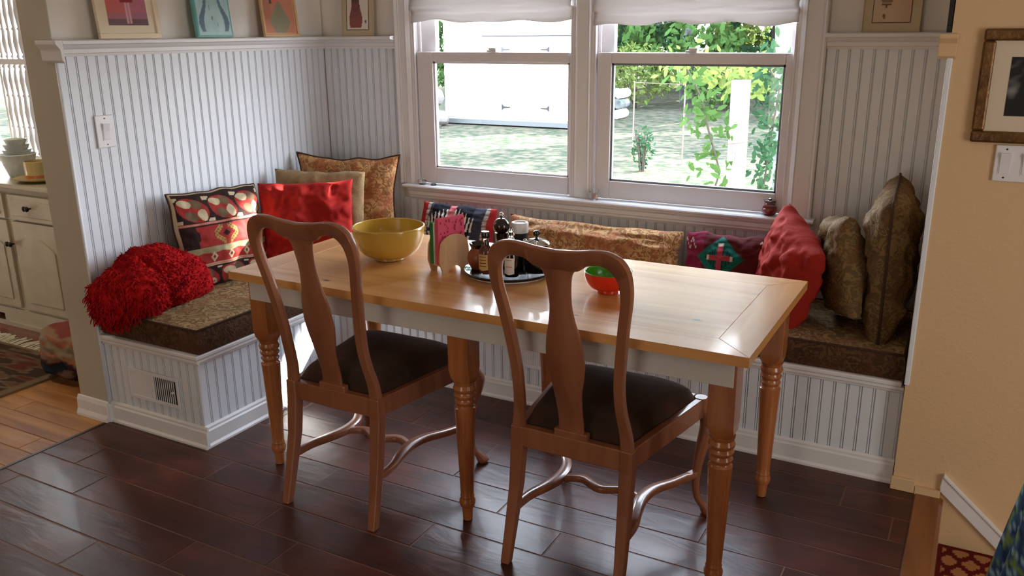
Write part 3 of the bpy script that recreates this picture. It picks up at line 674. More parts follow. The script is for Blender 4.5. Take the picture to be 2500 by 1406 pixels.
# ------------------------------------------------------------------ red throw
def throw():
    C0 = Vector((0.14, -1.33, 0.56))
    ell = [((0.13, -1.30, 0.535), (0.135, 0.20, 0.185)), ((0.13, -1.19, 0.515), (0.115, 0.17, 0.15)), ((0.15, -1.40, 0.55), (0.15, 0.13, 0.125)), ((0.10, -1.12, 0.50), (0.08, 0.10, 0.065)), ((0.12, -1.46, 0.53), (0.125, 0.085, 0.105))]
    bm = bmesh.new(); bmesh.ops.create_icosphere(bm, subdivisions=6, radius=1); pts = []
    for v in bm.verts:
        d = v.co.normalized(); best = 0.03
        for c, r in ell:
            c = Vector(c); o = Vector([(C0[i]-c[i])/r[i] for i in range(3)]); dd = Vector([d[i]/r[i] for i in range(3)])
            a = dd.dot(dd); b = 2*o.dot(dd); cc = o.dot(o)-1; D = b*b-4*a*cc
            if D > 0:
                t = (-b+math.sqrt(D))/(2*a)
                if t > best: best = t
        p = C0+d*best
        p += d*(0.009*noise.noise(p*34)+0.010*noise.noise(p*13)+0.006*noise.noise(p*75))
        # fold crease
        cr = abs((p.y+1.345)+0.25*(p.z-0.6)); p -= d*0.012*math.exp(-(cr/0.012)**2)
        if p.x < 0.006: p.x = 0.006+0.002*noise.noise(p*40)
        if p.y > -1.475 and p.z < 0.484: p.z = 0.484
        if p.z < 0.44: p.z = 0.44
        v.co = p; pts.append((p.copy(), d.copy()))
    me = bpy.data.meshes.new('throw_blanket'); bm.normal_update()
    vn = [(v.co.copy(), v.normal.copy()) for v in bm.verts]; bm.to_mesh(me); bm.free(); me.materials.append(M['throw'])
    me.polygons.foreach_set('use_smooth', [True]*len(me.polygons))
    o = bpy.data.objects.new('throw_blanket', me); COL.objects.link(o)
    tag(o, 'shaggy bright red knitted throw heaped on the left bench end', 'blanket')
    random.seed(11); mb = MB()
    for k in range(5200):
        p, nrm = random.choice(vn)
        if p.z < 0.487 and p.y > -1.46: continue
        front = p.y < -1.38
        front = p.y < -1.40 and p.z < 0.60 or p.y < -1.46
        L = random.uniform(0.007, 0.013) if not front else random.uniform(0.018, 0.042)
        a = nrm.orthogonal().normalized(); a.rotate(Matrix.Rotation(random.uniform(0, 6.28), 3, nrm)); q = [p]; dirv = (nrm*0.6+a*0.7)
        if p.x < 0.02: continue
        for s in range(3):
            dirv = (dirv+Vector((random.uniform(-.5, .5), random.uniform(-.5, .5), -0.35-(0.25 if front else 0)))).normalized(); q.append(q[-1]+dirv*L/3)
        for t_ in q:
            if t_.x < 0.004: t_.x = 0.004
            if t_.y > -1.475 and t_.z < 0.484: t_.z = 0.484+random.uniform(0, .004)
        mb.tube(q, [0.0026, 0.0024, 0.002, 0.0014], n=3)
    f = mb.build('fringe', M['throw'], o); f['kind'] = 'stuff'
throw()

# ------------------------------------------------------------------ dining table
TX0, TX1, TY0, TY1, TZ = 0.8017, 2.5775, -1.5114, -0.7505, 0.75
tab = empty('dining_table', ((TX0+TX1)/2, (TY0+TY1)/2, 0), 'rectangular pine dining table with white apron and turned legs', 'table')
tox, toy = tab.location[0], tab.location[1]; hx, hy = (TX1-TX0)/2, (TY1-TY0)/2; bw = 0.105
def chamf_poly(poly, z0, z1, c=0.002):
    mb = MB(); n = len(poly); cx = sum(p[0] for p in poly)/n; cy = sum(p[1] for p in poly)/n
    def sh(d): return [(p[0]+(cx-p[0])*d/abs(max(1e-6, math.hypot(cx-p[0], cy-p[1]))), p[1]+(cy-p[1])*d/max(1e-6, math.hypot(cx-p[0], cy-p[1]))) for p in poly]
    vs = [(x, y, z0) for x, y in poly]+[(x, y, z1-c*0.7) for x, y in poly]+[(x, y, z1) for x, y in sh(c)]
    fs = [tuple(range(n-1, -1, -1)), tuple(range(2*n, 3*n))]+[(r*n+k, r*n+(k+1) % n, (r+1)*n+(k+1) % n, (r+1)*n+k) for r in range(2) for k in range(n)]
    return mb.add(vs, fs)
g = 0.0004
ix, iy = hx-bw, hy-bw
chamf_poly([(-hx, -hy), (hx, -hy), (ix, -iy-g), (-ix, -iy-g)], 0.722, TZ, 0.0012).build('border_board', M['pine'], tab)
chamf_poly([(-ix, iy+g), (ix, iy+g), (hx, hy), (-hx, hy)], 0.722, TZ, 0.0012).build('border_board', M['pine'], tab)
chamf_poly([(-hx, -hy+g), (-ix-g, -iy), (-ix-g, iy), (-hx, hy-g)], 0.722, TZ, 0.0012).build('border_board', M['pine_y'], tab)
chamf_poly([(ix+g, -iy), (hx, -hy+g), (hx, hy-g), (ix+g, iy)], 0.722, TZ, 0.0012).build('border_board', M['pine_y'], tab)
chamf_poly([(-ix, -iy), (ix, -iy), (ix, iy), (-ix, iy)], 0.722, TZ, 0.0010).build('top_panel', M['pine'], tab)
ap = MB(); i0 = 0.045; ax, ay = hx-i0, hy-i0; t = 0.02
for (x0, x1, y0, y1) in ((-ax, ax, -ay, -ay+t), (-ax, ax, ay-t, ay), (-ax, -ax+t, -ay+t, ay-t), (ax-t, ax, -ay+t, ay-t)):
    MB().box(x0, x1, y0, y1, 0.642, 0.722).build('apron', M['apron'], tab, bevel=0.002)
# turned leg
lp = [(0.010, 0.0), (0.016, 0.002), (0.0175, 0.03), (0.019, 0.048), (0.0235, 0.052), (0.0265, 0.062), (0.0265, 0.072), (0.0225, 0.080), (0.0225, 0.084), (0.0235, 0.088), (0.0215, 0.094),
      (0.0225, 0.12), (0.0265, 0.22), (0.0305, 0.33), (0.0335, 0.395), (0.0335, 0.400), (0.029, 0.404), (0.027, 0.409), (0.031, 0.416), (0.0325, 0.421), (0.029, 0.427), (0.028, 0.431), (0.033, 0.437), (0.0345, 0.443), (0.031, 0.449),
      (0.030, 0.453), (0.035, 0.459), (0.0365, 0.466), (0.034, 0.472), (0.032, 0.478), (0.034, 0.484), (0.0355, 0.49)]
leg = MB().lathe(lp, n=32)
q = 0.036; c8 = 0.010
def octa(r, c): return [(r, -r+c), (r, r-c), (r-c, r), (-r+c, r), (-r, r-c), (-r, -r+c), (-r+c, -r), (r-c, -r)]
o8 = [(x, y, 0.488) for x, y in octa(0.029, 0.012)]+[(x, y, 0.505) for x, y in octa(q, 0.010)]+[(x, y, 0.53) for x, y in octa(q, 0.002)]+[(x, y, 0.722) for x, y in octa(q, 0.001)]
leg.add(o8, [tuple(range(7, -1, -1)), tuple(range(24, 32))]+[(r*8+k, r*8+(k+1) % 8, (r+1)*8+(k+1) % 8, (r+1)*8+k) for r in range(3) for k in range(8)])
lg = leg.build('leg', M['legwood'], tab, smooth=True, auto=28)
lx, ly = 0.8135, 0.297
first = True
for X in (-lx, 0.003, lx):
    for Y in (-ly, ly):
        if first: lg.location = (X, Y, 0); first = False
        else: inst(lg, tab, (X, Y, 0))

# ------------------------------------------------------------------ chairs
def yz_back(z):
    """y of the back frame centre relative to the rear rail (y=0), negative = away from table"""
    t = max(0, z-0.42)
    return -0.012*min(1, t/0.15)-0.175*max(0, t-0.06)-0.10*max(0, t-0.3)**2
def make_chair(label):
    r = empty('dining_chair', (0, 0, 0), label, 'chair', 'wooden dining chairs at the table')
    # back frame: one ribbon (stiles + crest), outer / inner edges
    outer, inner = [], []
    def samp(pts, n):
        res = []
        for i in range(len(pts)-1):
            p0 = Vector(pts[max(i-1, 0)]); p1 = Vector(pts[i]); p2 = Vector(pts[i+1]); p3 = Vector(pts[min(i+2, len(pts)-1)])
            for k in range(n):
                t = k/n; res.append(0.5*((2*p1)+(-p0+p2)*t+(2*p0-5*p1+4*p2-p3)*t*t+(-p0+3*p1-3*p2+p3)*t**3))
        res.append(Vector(pts[-1])); return res
    O = [(0.190, 0.40), (0.184, 0.46), (0.172, 0.54), (0.170, 0.62), (0.178, 0.71), (0.190, 0.80), (0.203, 0.88), (0.205, 0.93), (0.198, 0.968), (0.178, 0.995), (0.145, 1.008), (0.105, 1.008), (0.060, 1.001), (0.0, 0.996)]
    I = [(0.152, 0.40), (0.150, 0.46), (0.143, 0.54), (0.141, 0.62), (0.149, 0.71), (0.161, 0.80), (0.172, 0.87), (0.172, 0.91), (0.163, 0.942), (0.143, 0.962), (0.118, 0.968), (0.085, 0.962), (0.058, 0.945), (0.0, 0.944)]
    so, si = samp([(a, b, 0) for a, b in O], 5), samp([(a, b, 0) for a, b in I], 5)
    R = list(zip(so, si)); L = [(Vector((-a.x, a.y, 0)), Vector((-b.x, b.y, 0))) for a, b in R[:-1]]
    seq = L+R[::-1]
    mb = MB(); vs = []; th = 0.013
    for a, b in seq:
        mid = (a+b)/2; hw = (a-b)/2
        # rounded section
        for (k, s) in ((1, -0.55), (0.86, -1), (-0.86, -1), (-1, -0.55), (-1, 0.55), (-0.86, 1), (0.86, 1), (1, 0.55)):
            p = mid+hw*k; vs.append((p.x, yz_back(p.y)+s*th*(-1), p.y))
    n = len(seq)
    fs = [(i*8+k, i*8+(k+1) % 8, (i+1)*8+(k+1) % 8, (i+1)*8+k) for i in range(n-1) for k in range(8)]+[tuple(range(8)), tuple(range((n-1)*8, n*8))]
    mb.add(vs, fs); mb.build('back_frame', M['chair'], r, smooth=True, auto=60)
    # splat
    S = [(0.040, 0.425), (0.038, 0.50), (0.042, 0.57), (0.053, 0.63), (0.057, 0.68), (0.051, 0.74), (0.039, 0.79), (0.032, 0.84), (0.034, 0.89), (0.041, 0.93), (0.054, 0.95), (0.050, 0.962)]
    ss = samp([(a, b, 0) for a, b in S], 5); mb = MB(); vs = []
    for a in ss:
        y = yz_back(a.y); 
        for (x, s) in ((-1, -0.5), (-0.9, -1), (0.9, -1), (1, -0.5), (1, 0.5), (0.9, 1), (-0.9, 1), (-1, 0.5)): vs.append((a.x*x, y+s*0.0065, a.y))
    n = len(ss)
    mb.add(vs, [(i*8+k, i*8+(k+1) % 8, (i+1)*8+(k+1) % 8, (i+1)*8+k) for i in range(n-1) for k in range(8)]+[tuple(range(8)), tuple(range((n-1)*8, n*8))])
    mb.build('splat', M['chair'], r, smooth=True, auto=60)
    MB().box(-0.052, 0.052, -0.012, 0.012, 0.40, 0.448).build('splat_shoe', M['chair'], r, bevel=0.004)
    # seat rails
    zr0, zr1 = 0.365, 0.428; D = 0.46; wf, wr = 0.245, 0.17
    MB().box(-0.155, 0.155, -0.014, 0.014, zr0, zr1).build('rear_rail', M['chair'], r, bevel=0.003)
    MB().box(-wf+0.03, wf-0.03, D-0.024, D, zr0, zr1).build('front_rail', M['chair'], r, bevel=0.004)
    for s in (-1, 1):
        poly = [(s*wr, 0.0), (s*(wr+0.012), 0.0), (s*(wf+0.004), D-0.03), (s*(wf-0.02), D-0.03), (s*(wr-0.012), 0.0)]
        MB().prism([poly[1], poly[2], poly[3], poly[4]], zr0, zr1, axis='z').build('side_rail', M['chair'], r, bevel=0.003)
        # rear leg
        pts = [(s*0.180, -0.068, 0.0, 0.014), (s*0.177, -0.044, 0.10, 0.0155), (s*0.172, -0.014, 0.24, 0.018), (s*0.171, 0.0, 0.36, 0.0195), (s*0.171, 0.0, 0.43, 0.0185)]
        vs = []
        for x, y, z, h in pts: vs += [(x-h, y-h, z), (x+h, y-h, z), (x+h, y+h, z), (x-h, y+h, z)]
        n = len(pts)
        MB().add(vs, [(3, 2, 1, 0), tuple(range((n-1)*4, n*4))]+[(i*4+k, i*4+(k+1) % 4, (i+1)*4+(k+1) % 4, (i+1)*4+k) for i in range(n-1) for k in range(4)]).build('leg', M['chair'], r, bevel=0.004)
        # front cabriole leg
        cp = [(0.262, 0.498, 0.0, 0.014), (0.262, 0.498, 0.012, 0.021), (0.256, 0.490, 0.028, 0.017), (0.240, 0.470, 0.060, 0.0125), (0.232, 0.458, 0.11, 0.0125), (0.234, 0.458, 0.18, 0.015), (0.243, 0.466, 0.25, 0.0195), (0.254, 0.477, 0.31, 0.0245), (0.256, 0.478, 0.345, 0.026), (0.246, 0.466, 0.375, 0.025), (0.237, 0.452, 0.395, 0.021), (0.236, 0.449, 0.430, 0.0185)]
        cs = samp([(x, y, z) for x, y, z, h in cp], 3); hs = samp([(h, 0, 0) for x, y, z, h in cp], 3)
        mb = MB(); vs = []; nn = 12
        for p, h in zip(cs, hs):
            for k in range(nn):
                a = 2*PI*k/nn; ca, sa = math.cos(a), math.sin(a); e = (abs(ca)**3+abs(sa)**3)**(-1/3)
                vs.append((s*(p.x+ca*h.x*e), p.y-0.012+sa*h.x*e, max(0, p.z)))
        n = len(cs); mb.add(vs, [(i*nn+k, i*nn+(k+1) % nn, (i+1)*nn+(k+1) % nn, (i+1)*nn+k) for i in range(n-1) for k in range(nn)]+[tuple(range(nn-1, -1, -1)), tuple(range((n-1)*nn, n*nn))])
        mb.build('leg', M['chair'], r, smooth=True, auto=50)
    # serpentine stretchers at z .16
    def board_path(cpts, wid, z0, z1, name):
        cs = samp(cpts, 6); vs = []; n = len(cs)
        for i, p in enumerate(cs):
            t = (cs[min(i+1, n-1)]-cs[max(i-1, 0)]); t.z = 0; t.normalize(); nm = Vector((-t.y, t.x, 0)); h = wid(i/(n-1))/2
            for (k, z) in ((-1, z0+0.002), (-0.9, z0), (0.9, z0), (1, z0+0.002), (1, z1-0.002), (0.9, z1), (-0.9, z1), (-1, z1-0.002)): q = Vector((p.x, p.y, 0))+nm*h*k; vs.append((q.x, q.y, z))
        MB().add(vs, [(i*8+k, i*8+(k+1) % 8, (i+1)*8+(k+1) % 8, (i+1)*8+k) for i in range(n-1) for k in range(8)]+[tuple(range(8)), tuple(range((n-1)*8, n*8))]).build(name, M['chair'], r, smooth=True, auto=60)
    for s in (-1, 1):
        board_path([(s*0.176, -0.025, 0), (s*0.172, 0.06, 0), (s*0.150, 0.14, 0), (s*0.138, 0.21, 0), (s*0.150, 0.28, 0), (s*0.192, 0.35, 0), (s*0.232, 0.44, 0)], lambda t: 0.022+0.016*math.sin(PI*t)**2, 0.152, 0.172, 'side_stretcher')
    board_path([(-0.128, 0.21, 0), (-0.07, 0.235, 0), (0.0, 0.205, 0), (0.07, 0.235, 0), (0.128, 0.21, 0)], lambda t: 0.024+0.006*math.sin(PI*t), 0.152, 0.170, 'cross_stretcher')
    # drop-in seat
    n = 22; vs = []; fs = []
    def sp(i, j, top):
        u = -1+2*i/n; v = j/n; y = 0.018+v*(D-0.022); hw = 0.158+(0.228-0.158)*v
        # round corners
        cu = u; e = (1-abs(u)**6)*(1-abs(2*v-1)**6); x = cu*hw*(1-0.05*max(0, (2*v-1))**8); y2 = 0.018+(y-0.018)*(1-0.05*abs(u)**6)
        z = 0.424+(0.060*max(0, e)**0.4+0.004*noise.noise(Vector((x*9, y*9, 0))) if top else 0)
        return (x, y2, z)
    for top in (1, 0):
        for j in range(n+1):
            for i in range(n+1): vs.append(sp(i, j, top))
    N1 = (n+1)**2
    for j in range(n):
        for i in range(n): a = j*(n+1)+i; fs.append((a, a+1, a+n+2, a+n+1)); fs.append((N1+a, N1+a+n+1, N1+a+n+2, N1+a+1))
    o = MB().add(vs, fs).build('seat', M['velvet'], r, smooth=True)
    return r
def dup(root, loc, rz, label):
    c = root.copy(); COL.objects.link(c); c.location = loc; c.rotation_euler = (0, 0, rz); c['label'] = label
    for ch in list(root.children):
        k = ch.copy(); COL.objects.link(k); k.parent = c
    return c
ch1 = make_chair('left of two wooden vase-back chairs with dark brown velvet seats at the table')
ch1.location = (1.277, -1.558, 0); ch1.rotation_euler = (0, 0, 0)
dup(ch1, (2.101, -1.514, 0), math.radians(-1.0), 'right of two wooden vase-back chairs with dark brown velvet seats at the table')

# ------------------------------------------------------------------ things on the table
def bowl(name, c, R, H, foot, th, m_out, m_in, label, cat='bowl', rim=True):
    e = empty(name, c, label, cat)
    prof_o = [(foot*0.9, 0.0), (foot, 0.002), (foot, 0.010), (foot*0.98, 0.012)]
    N = 18
    for k in range(1, N+1):
        t = k/N; prof_o.append((foot+(R-foot)*math.sin(t*PI/2)**0.82, 0.012+(H-0.012)*(1-math.cos(t*PI/2))**0.95))
    ri = [(max(0.002, r-th), max(0.014+th*0.3, z)) for r, z in prof_o[4:]][::-1]
    MB().lathe(prof_o+[(R+0.001, H+0.001)], n=56, captop=False).build('outer_wall', m_out, e, smooth=True, auto=50) if m_in != m_out else None
    if m_in != m_out:
        MB().lathe([(R+0.0008, H), (R, H+0.002), (R-th, H+0.001)]+ri[1:]+[(0.002, 0.016)], n=56, cap=False).build('inner_wall', m_in, e, smooth=True)
    else:
        mb = MB().lathe(prof_o+[(R+0.002, H), (R+0.001, H+0.004), (R-th, H+0.002)]+ri[1:]+[(0.003, 0.017)], n=64, cap=True); mb.build('basin', m_out, e, smooth=True, auto=60)
        MB().tube([((R-th/2)*math.cos(2*PI*k/56), (R-th/2)*math.sin(2*PI*k/56), H+0.002) for k in range(56)], th*0.62, n=8, closed=True).build('rim', m_out, e, smooth=True)
    return e
bowl('mixing_bowl', (1.200, -1.125, TZ), 0.128, 0.118, 0.052, 0.006, M['yellow'], M['yellow'], 'large mustard yellow mixing bowl on the left half of the table')
bowl('small_bowl', (2.052, -1.152, TZ), 0.074, 0.068, 0.033, 0.004, M['scarlet'], M['lime'], 'small bowl, scarlet outside and green inside, behind the right chair')

# napkin holder
nh = empty('napkin_holder', (1.468, -1.152, TZ), 'birch plywood napkin holder with two arched sides on the table', 'napkin holder', rz=math.radians(69))
def arch(w_, h_, cut):
    pts = [(-w_*0.40, 0), (-w_*0.22, 0.0)]
    for k in range(9): a = PI-PI*k/8; pts.append((w_*0.22*math.cos(a)*1.0, cut*math.sin(a)))
    pts += [(w_*0.40, 0)]
    pts += [(w_*0.5, h_*0.30), (w_*0.48, h_*0.62)]
    for k in range(13): a = PI*k/12; pts.append((w_*0.46*math.cos(a), h_*0.70+h_*0.30*math.sin(a)))
    pts += [(-w_*0.48, h_*0.62), (-w_*0.5, h_*0.30)]
    return pts
for s in (-1, 1):
    MB().prism(arch(0.125, 0.130, 0.022), s*0.033-0.003, s*0.033+0.003, axis='y').build('side_panel', M['birch'], nh, bevel=0.0008)
MB().box(-0.05, 0.05, -0.030, 0.030, 0.022, 0.028).build('base_board', M['birch'], nh)
rz_n = nh.rotation_euler[2]
def napkin_stack(off, tk, hgt, wdt, col1, col2, label, spots=None, lean=0.0):
    c, s = math.cos(rz_n), math.sin(rz_n)
    e = empty('paper_napkins', (nh.location[0]-s*off, nh.location[1]+c*off, TZ+0.0285), label, 'napkins', rz=rz_n)
    e.rotation_euler = (lean, 0, rz_n)
    n = 5
    for k in range(n):
        y0 = -tk/2+tk*k/n
        MB().box(-wdt/2, wdt/2, y0+0.0003, y0+tk/n-0.0003, 0, hgt-0.001*(k % 2)).build('napkin', col2 if k == (n-1 if off < 0 else 0) else col1, e, bevel=0.0008)
    if spots:
        random.seed(4)
        mb = MB()
        for k in range(55):
            x = random.uniform(-wdt/2+.006, wdt/2-.006); z = random.uniform(0.03, hgt-0.006); r = random.uniform(0.0025, 0.0045)
            vs = [(x+r*math.cos(a)*0.8, -tk/2-0.0005, z+r*math.sin(a)*1.2) for a in [2*PI*q/8 for q in range(8)]]; mb.add(vs, [tuple(range(8))])
        mb.build('print', spots, e)
    return e
M['pinkpaper'] = mat('pink_paper', rgb(226, 84, 120), 0.7); M['pinkdot'] = mat('crimson_print', rgb(164, 24, 62), 0.7)
M['greenpaper'] = mat('green_paper', rgb(24, 128, 62), 0.7); M['whitepaper'] = mat('white_paper', rgb(226, 216, 206), 0.7)
napkin_stack(-0.013, 0.016, 0.157, 0.110, M['pinkpaper'], M['pinkpaper'], 'pink spotted paper napkins standing in the napkin holder', M['pinkdot'])
napkin_stack(0.010, 0.024, 0.142, 0.118, M['greenpaper'], M['whitepaper'], 'green paper napkins standing in the napkin holder')

# lazy susan tray with cruets
tr_c = (1.675, -1.102)
sus = empty('lazy_susan', (tr_c[0], tr_c[1], TZ), 'round black turntable tray with a white base holding bottles and jars', 'tray')
MB().lathe([(0.10, 0.0), (0.135, 0.0), (0.143, 0.006), (0.143, 0.009)], n=56).build('base', M['plastic'], sus, smooth=True, auto=40)
MB().lathe([(0.142, 0.0095), (0.151, 0.011), (0.154, 0.017), (0.151, 0.020), (0.143, 0.015), (0.02, 0.0145)], n=56).build('tray_plate', M['black'], sus, smooth=True, auto=40)
zt_ = TZ+0.0152
def thing_lathe(name, x, y, parts, label, cat, z=None):
    e = empty(name, (x, y, zt_ if z is None else z), label, cat)
    for pn, prof, m_ in parts: MB().lathe(prof, n=32).build(pn, m_, e, smooth=True, auto=45)
    return e
# pepper mill
thing_lathe('pepper_mill', 1.638, -1.085, [
    ('body', [(0.024, 0), (0.025, 0.004), (0.023, 0.02), (0.018, 0.055), (0.0175, 0.085), (0.021, 0.112), (0.022, 0.118)], M['mill']),
    ('head', [(0.016, 0.119), (0.024, 0.124), (0.0285, 0.136), (0.028, 0.146), (0.022, 0.158), (0.012, 0.165), (0.005, 0.167)], M['mill']),
    ('knob', [(0.003, 0.166), (0.004, 0.170), (0.0075, 0.174), (0.0085, 0.179), (0.0065, 0.184), (0.002, 0.187)], M['chrome'])], 'dark wooden pepper mill with a chrome knob on the tray', 'pepper mill')
# salt canister with white lid
thing_lathe('salt_canister', 1.692, -1.055, [
    ('body', [(0.026, 0), (0.027, 0.003), (0.027, 0.118)], M['darkcan'] if 'darkcan' in M else M['iron']),
    ('lid', [(0.0275, 0.1185), (0.029, 0.121), (0.029, 0.150), (0.027, 0.153), (0.02, 0.153), (0.019, 0.150)], M['plastic'])], 'dark canister with a broad white lid behind the pepper mill', 'canister')
# clay pitcher
cp_ = thing_lathe('clay_pot', 1.585, -1.145, [
    ('belly', [(0.022, 0), (0.026, 0.003), (0.037, 0.022), (0.040, 0.040), (0.036, 0.058), (0.027, 0.068), (0.026, 0.074)], M['clay']),
    ('rim', [(0.0265, 0.0741), (0.028, 0.078), (0.032, 0.086), (0.033, 0.089), (0.030, 0.090), (0.026, 0.080), (0.020, 0.076)], M['mill'])], 'small round brown clay pot with a dark glazed rim on the tray', 'pot')
# glass spice bottle with black cap, hanging label
sb = thing_lathe('spice_bottle', 1.630, -1.178, [
    ('bottle', [(0.021, 0), (0.0225, 0.003), (0.0225, 0.070), (0.020, 0.082), (0.0125, 0.094), (0.0115, 0.118)], M['clear']),
    ('cap', [(0.0135, 0.1185), (0.0140, 0.120), (0.0140, 0.138), (0.0125, 0.140)], M['black']),
    ('contents', [(0.020, 0.003), (0.0205, 0.005), (0.0205, 0.060), (0.019, 0.061)], M['spice'] if 'spice' in M else M['clay'])], 'clear glass bottle with black cap and tan label at the front of the tray', 'bottle')
def wrap_label(parent, r, z0, z1, a0, a1, m_, name='label', m_ink=None, lines=0):
    mb = MB(); n = 14; vs = []
    for k in range(n+1):
        a = a0+(a1-a0)*k/n; vs += [(r*math.cos(a), r*math.sin(a), z0+0.004*abs(k/n-0.5)*2), (r*math.cos(a), r*math.sin(a), z1)]
    mb.add(vs, [(2*k, 2*k+2, 2*k+3, 2*k+1) for k in range(n)]); o = mb.build(name, m_, parent, smooth=True)
    if m_ink:
        mb = MB()
        for q in range(lines):
            z = z1-0.007-q*(z1-z0-0.012)/max(1, lines); vs = []
            for k in range(3, n-2):
                a = a0+(a1-a0)*k/n; vs += [(r*1.01*math.cos(a), r*1.01*math.sin(a), z-0.0012), (r*1.01*math.cos(a), r*1.01*math.sin(a), z+0.0012)]
            mb.add(vs, [(2*k, 2*k+2, 2*k+3, 2*k+1) for k in range(len(vs)//2-1)])
        mb.build('lettering', m_ink, o)
wrap_label(sb, 0.0232, 0.012, 0.066, -2.45, -0.6, M['label'], m_ink=M['ink'], lines=4)
# dark bottle with white label
db = thing_lathe('sauce_bottle', 1.722, -1.170, [
    ('bottle', [(0.022, 0), (0.0235, 0.003), (0.0235, 0.066), (0.018, 0.082), (0.010, 0.098), (0.009, 0.122)], M['black']),
    ('stopper', [(0.006, 0.1222), (0.011, 0.124), (0.008, 0.130), (0.012, 0.137), (0.006, 0.146), (0.009, 0.152), (0.002, 0.160)], M['clear'])], 'dark bottle with a pale label and faceted glass stopper on the tray', 'bottle')
wrap_label(db, 0.0242, 0.008, 0.064, -2.2, -0.7, M['whitelabel'], m_ink=M['stripe'], lines=2)
# sugar bowl
sg = thing_lathe('sugar_jar', 1.770, -1.085, [
    ('jar', [(0.035, 0), (0.043, 0.004), (0.047, 0.03), (0.046, 0.06), (0.040, 0.084), (0.038, 0.092)], M['black']),
    ('lid', [(0.040, 0.0925), (0.044, 0.094), (0.042, 0.100), (0.028, 0.108), (0.010, 0.112), (0.005, 0.114)], M['chrome']),
    ('knob', [(0.004, 0.113), (0.005, 0.118), (0.010, 0.122), (0.0125, 0.129), (0.010, 0.136), (0.003, 0.139)], M['blackchrome'] if 'blackchrome' in M else M['black'])], 'black sugar jar with a shiny domed metal lid on the right of the tray', 'jar')
for a in (-2.4, -1.2):
    MB().lathe([(0.001, -0.008), (0.006, -0.006), (0.008, 0), (0.006, 0.006), (0.001, 0.008)], c=(0.040*math.cos(a), 0.040*math.sin(a), 0.106), n=14).build('ball', M['chrome'], sg, smooth=True)

# ------------------------------------------------------------------ things on the window stool
sz = 0.802
cj = empty('candle_jar', (2.286, -0.018, sz), 'small round glass jar with red wax on the right end of the sill', 'candle')
MB().lathe([(0.016, 0), (0.021, 0.002), (0.029, 0.014), (0.030, 0.024), (0.027, 0.036), (0.021, 0.043), (0.022, 0.052), (0.0225, 0.056), (0.0205, 0.056), (0.019, 0.044)], n=32, cap=False).build('glass', M['clear'], cj, smooth=True)
MB().lathe([(0.015, 0.002), (0.020, 0.003), (0.028, 0.014), (0.029, 0.023), (0.026, 0.034), (0.0, 0.034)], n=32).build('wax', M['redwax'], cj, smooth=True)
MB().lathe([(0.020, 0.0565), (0.024, 0.057), (0.024, 0.061), (0.008, 0.063), (0.007, 0.068), (0.003, 0.070)], n=24).build('lid', M['mill'], cj, smooth=True, auto=40)
gm = empty('glass_mug', (1.516, -0.022, sz), 'tiny clear glass mug standing on the sill below the window divider', 'mug')
MB().lathe([(0.014, 0), (0.0165, 0.003), (0.0175, 0.022), (0.0175, 0.036), (0.020, 0.048), (0.018, 0.048), (0.0155, 0.036), (0.0155, 0.006), (0.002, 0.005)], n=28).build('cup', M['clear'], gm, smooth=True, auto=50)
MB().lathe([(0.013, 0.006), (0.0150, 0.007), (0.0150, 0.026), (0.0, 0.026)], n=24).build('wax', mat('pink_wax', rgb(214, 170, 150), 0.5), gm, smooth=True)
MB().tube([(-0.017, 0, 0.036), (-0.028, 0, 0.034), (-0.030, 0, 0.022), (-0.024, 0, 0.010), (-0.0165, 0, 0.010)], 0.0022, n=8).build('handle', M['clear'], gm, smooth=True)
thing_lathe('glass_votive', 0.585, -0.020, [('cup', [(0.014, 0), (0.02, 0.003), (0.023, 0.018), (0.021, 0.02), (0.018, 0.006)], M['clear'])], 'low clear glass votive dish at the left end of the sill', 'candle holder', z=sz)
thing_lathe('sill_pebble', 0.655, -0.022, [('stone', [(0.002, 0), (0.012, 0.001), (0.015, 0.006), (0.010, 0.011), (0.002, 0.012)], M['rock'])], 'small smooth pale pebble on the sill beside the votive', 'pebble', z=sz)

# ------------------------------------------------------------------ switch plates
def switch_plate(name, origin, rz, n_r, wd, ht, label):
    e = empty(name, origin, label, 'light switch', rz=rz)
    MB().box(0, wd, -0.008, 0, 0, ht).build('plate', M['plastic'], e, bevel=0.003)
    for k in range(n_r):
        cx = wd*(k+0.5)/n_r
        MB().box(cx-0.0175, cx+0.0175, -0.0092, -0.008, ht/2-0.035, ht/2+0.035).build('rocker_frame', M['plastic'], e)
        mb = MB(); mb.prism([(-0.0090, ht/2-0.031), (-0.0105, ht/2-0.031), (-0.0115, ht/2+0.0), (-0.0170, ht/2+0.031), (-0.0090, ht/2+0.031)], cx-0.014, cx+0.014, axis='x'); mb.build('rocker', M['plastic'], e, bevel=0.0008)
        for z in (0.012, ht-0.012):
            MB().lathe([(0.0028, 0), (0.0026, 0.0008)], c=(cx, -0.0082, z), n=10, axis='y').build('screw', M['knob'], e)
    return e
switch_plate('light_switch', (0.0005, -1.362, 1.106), PI/2, 1, 0.080, 0.124, 'single white rocker light switch on the left beadboard wall')
switch_plate('light_switch', (3.050, YR-0.0005, 1.083), 0, 2, 0.118, 0.108, 'double white rocker light switch on the beige wall below the picture')

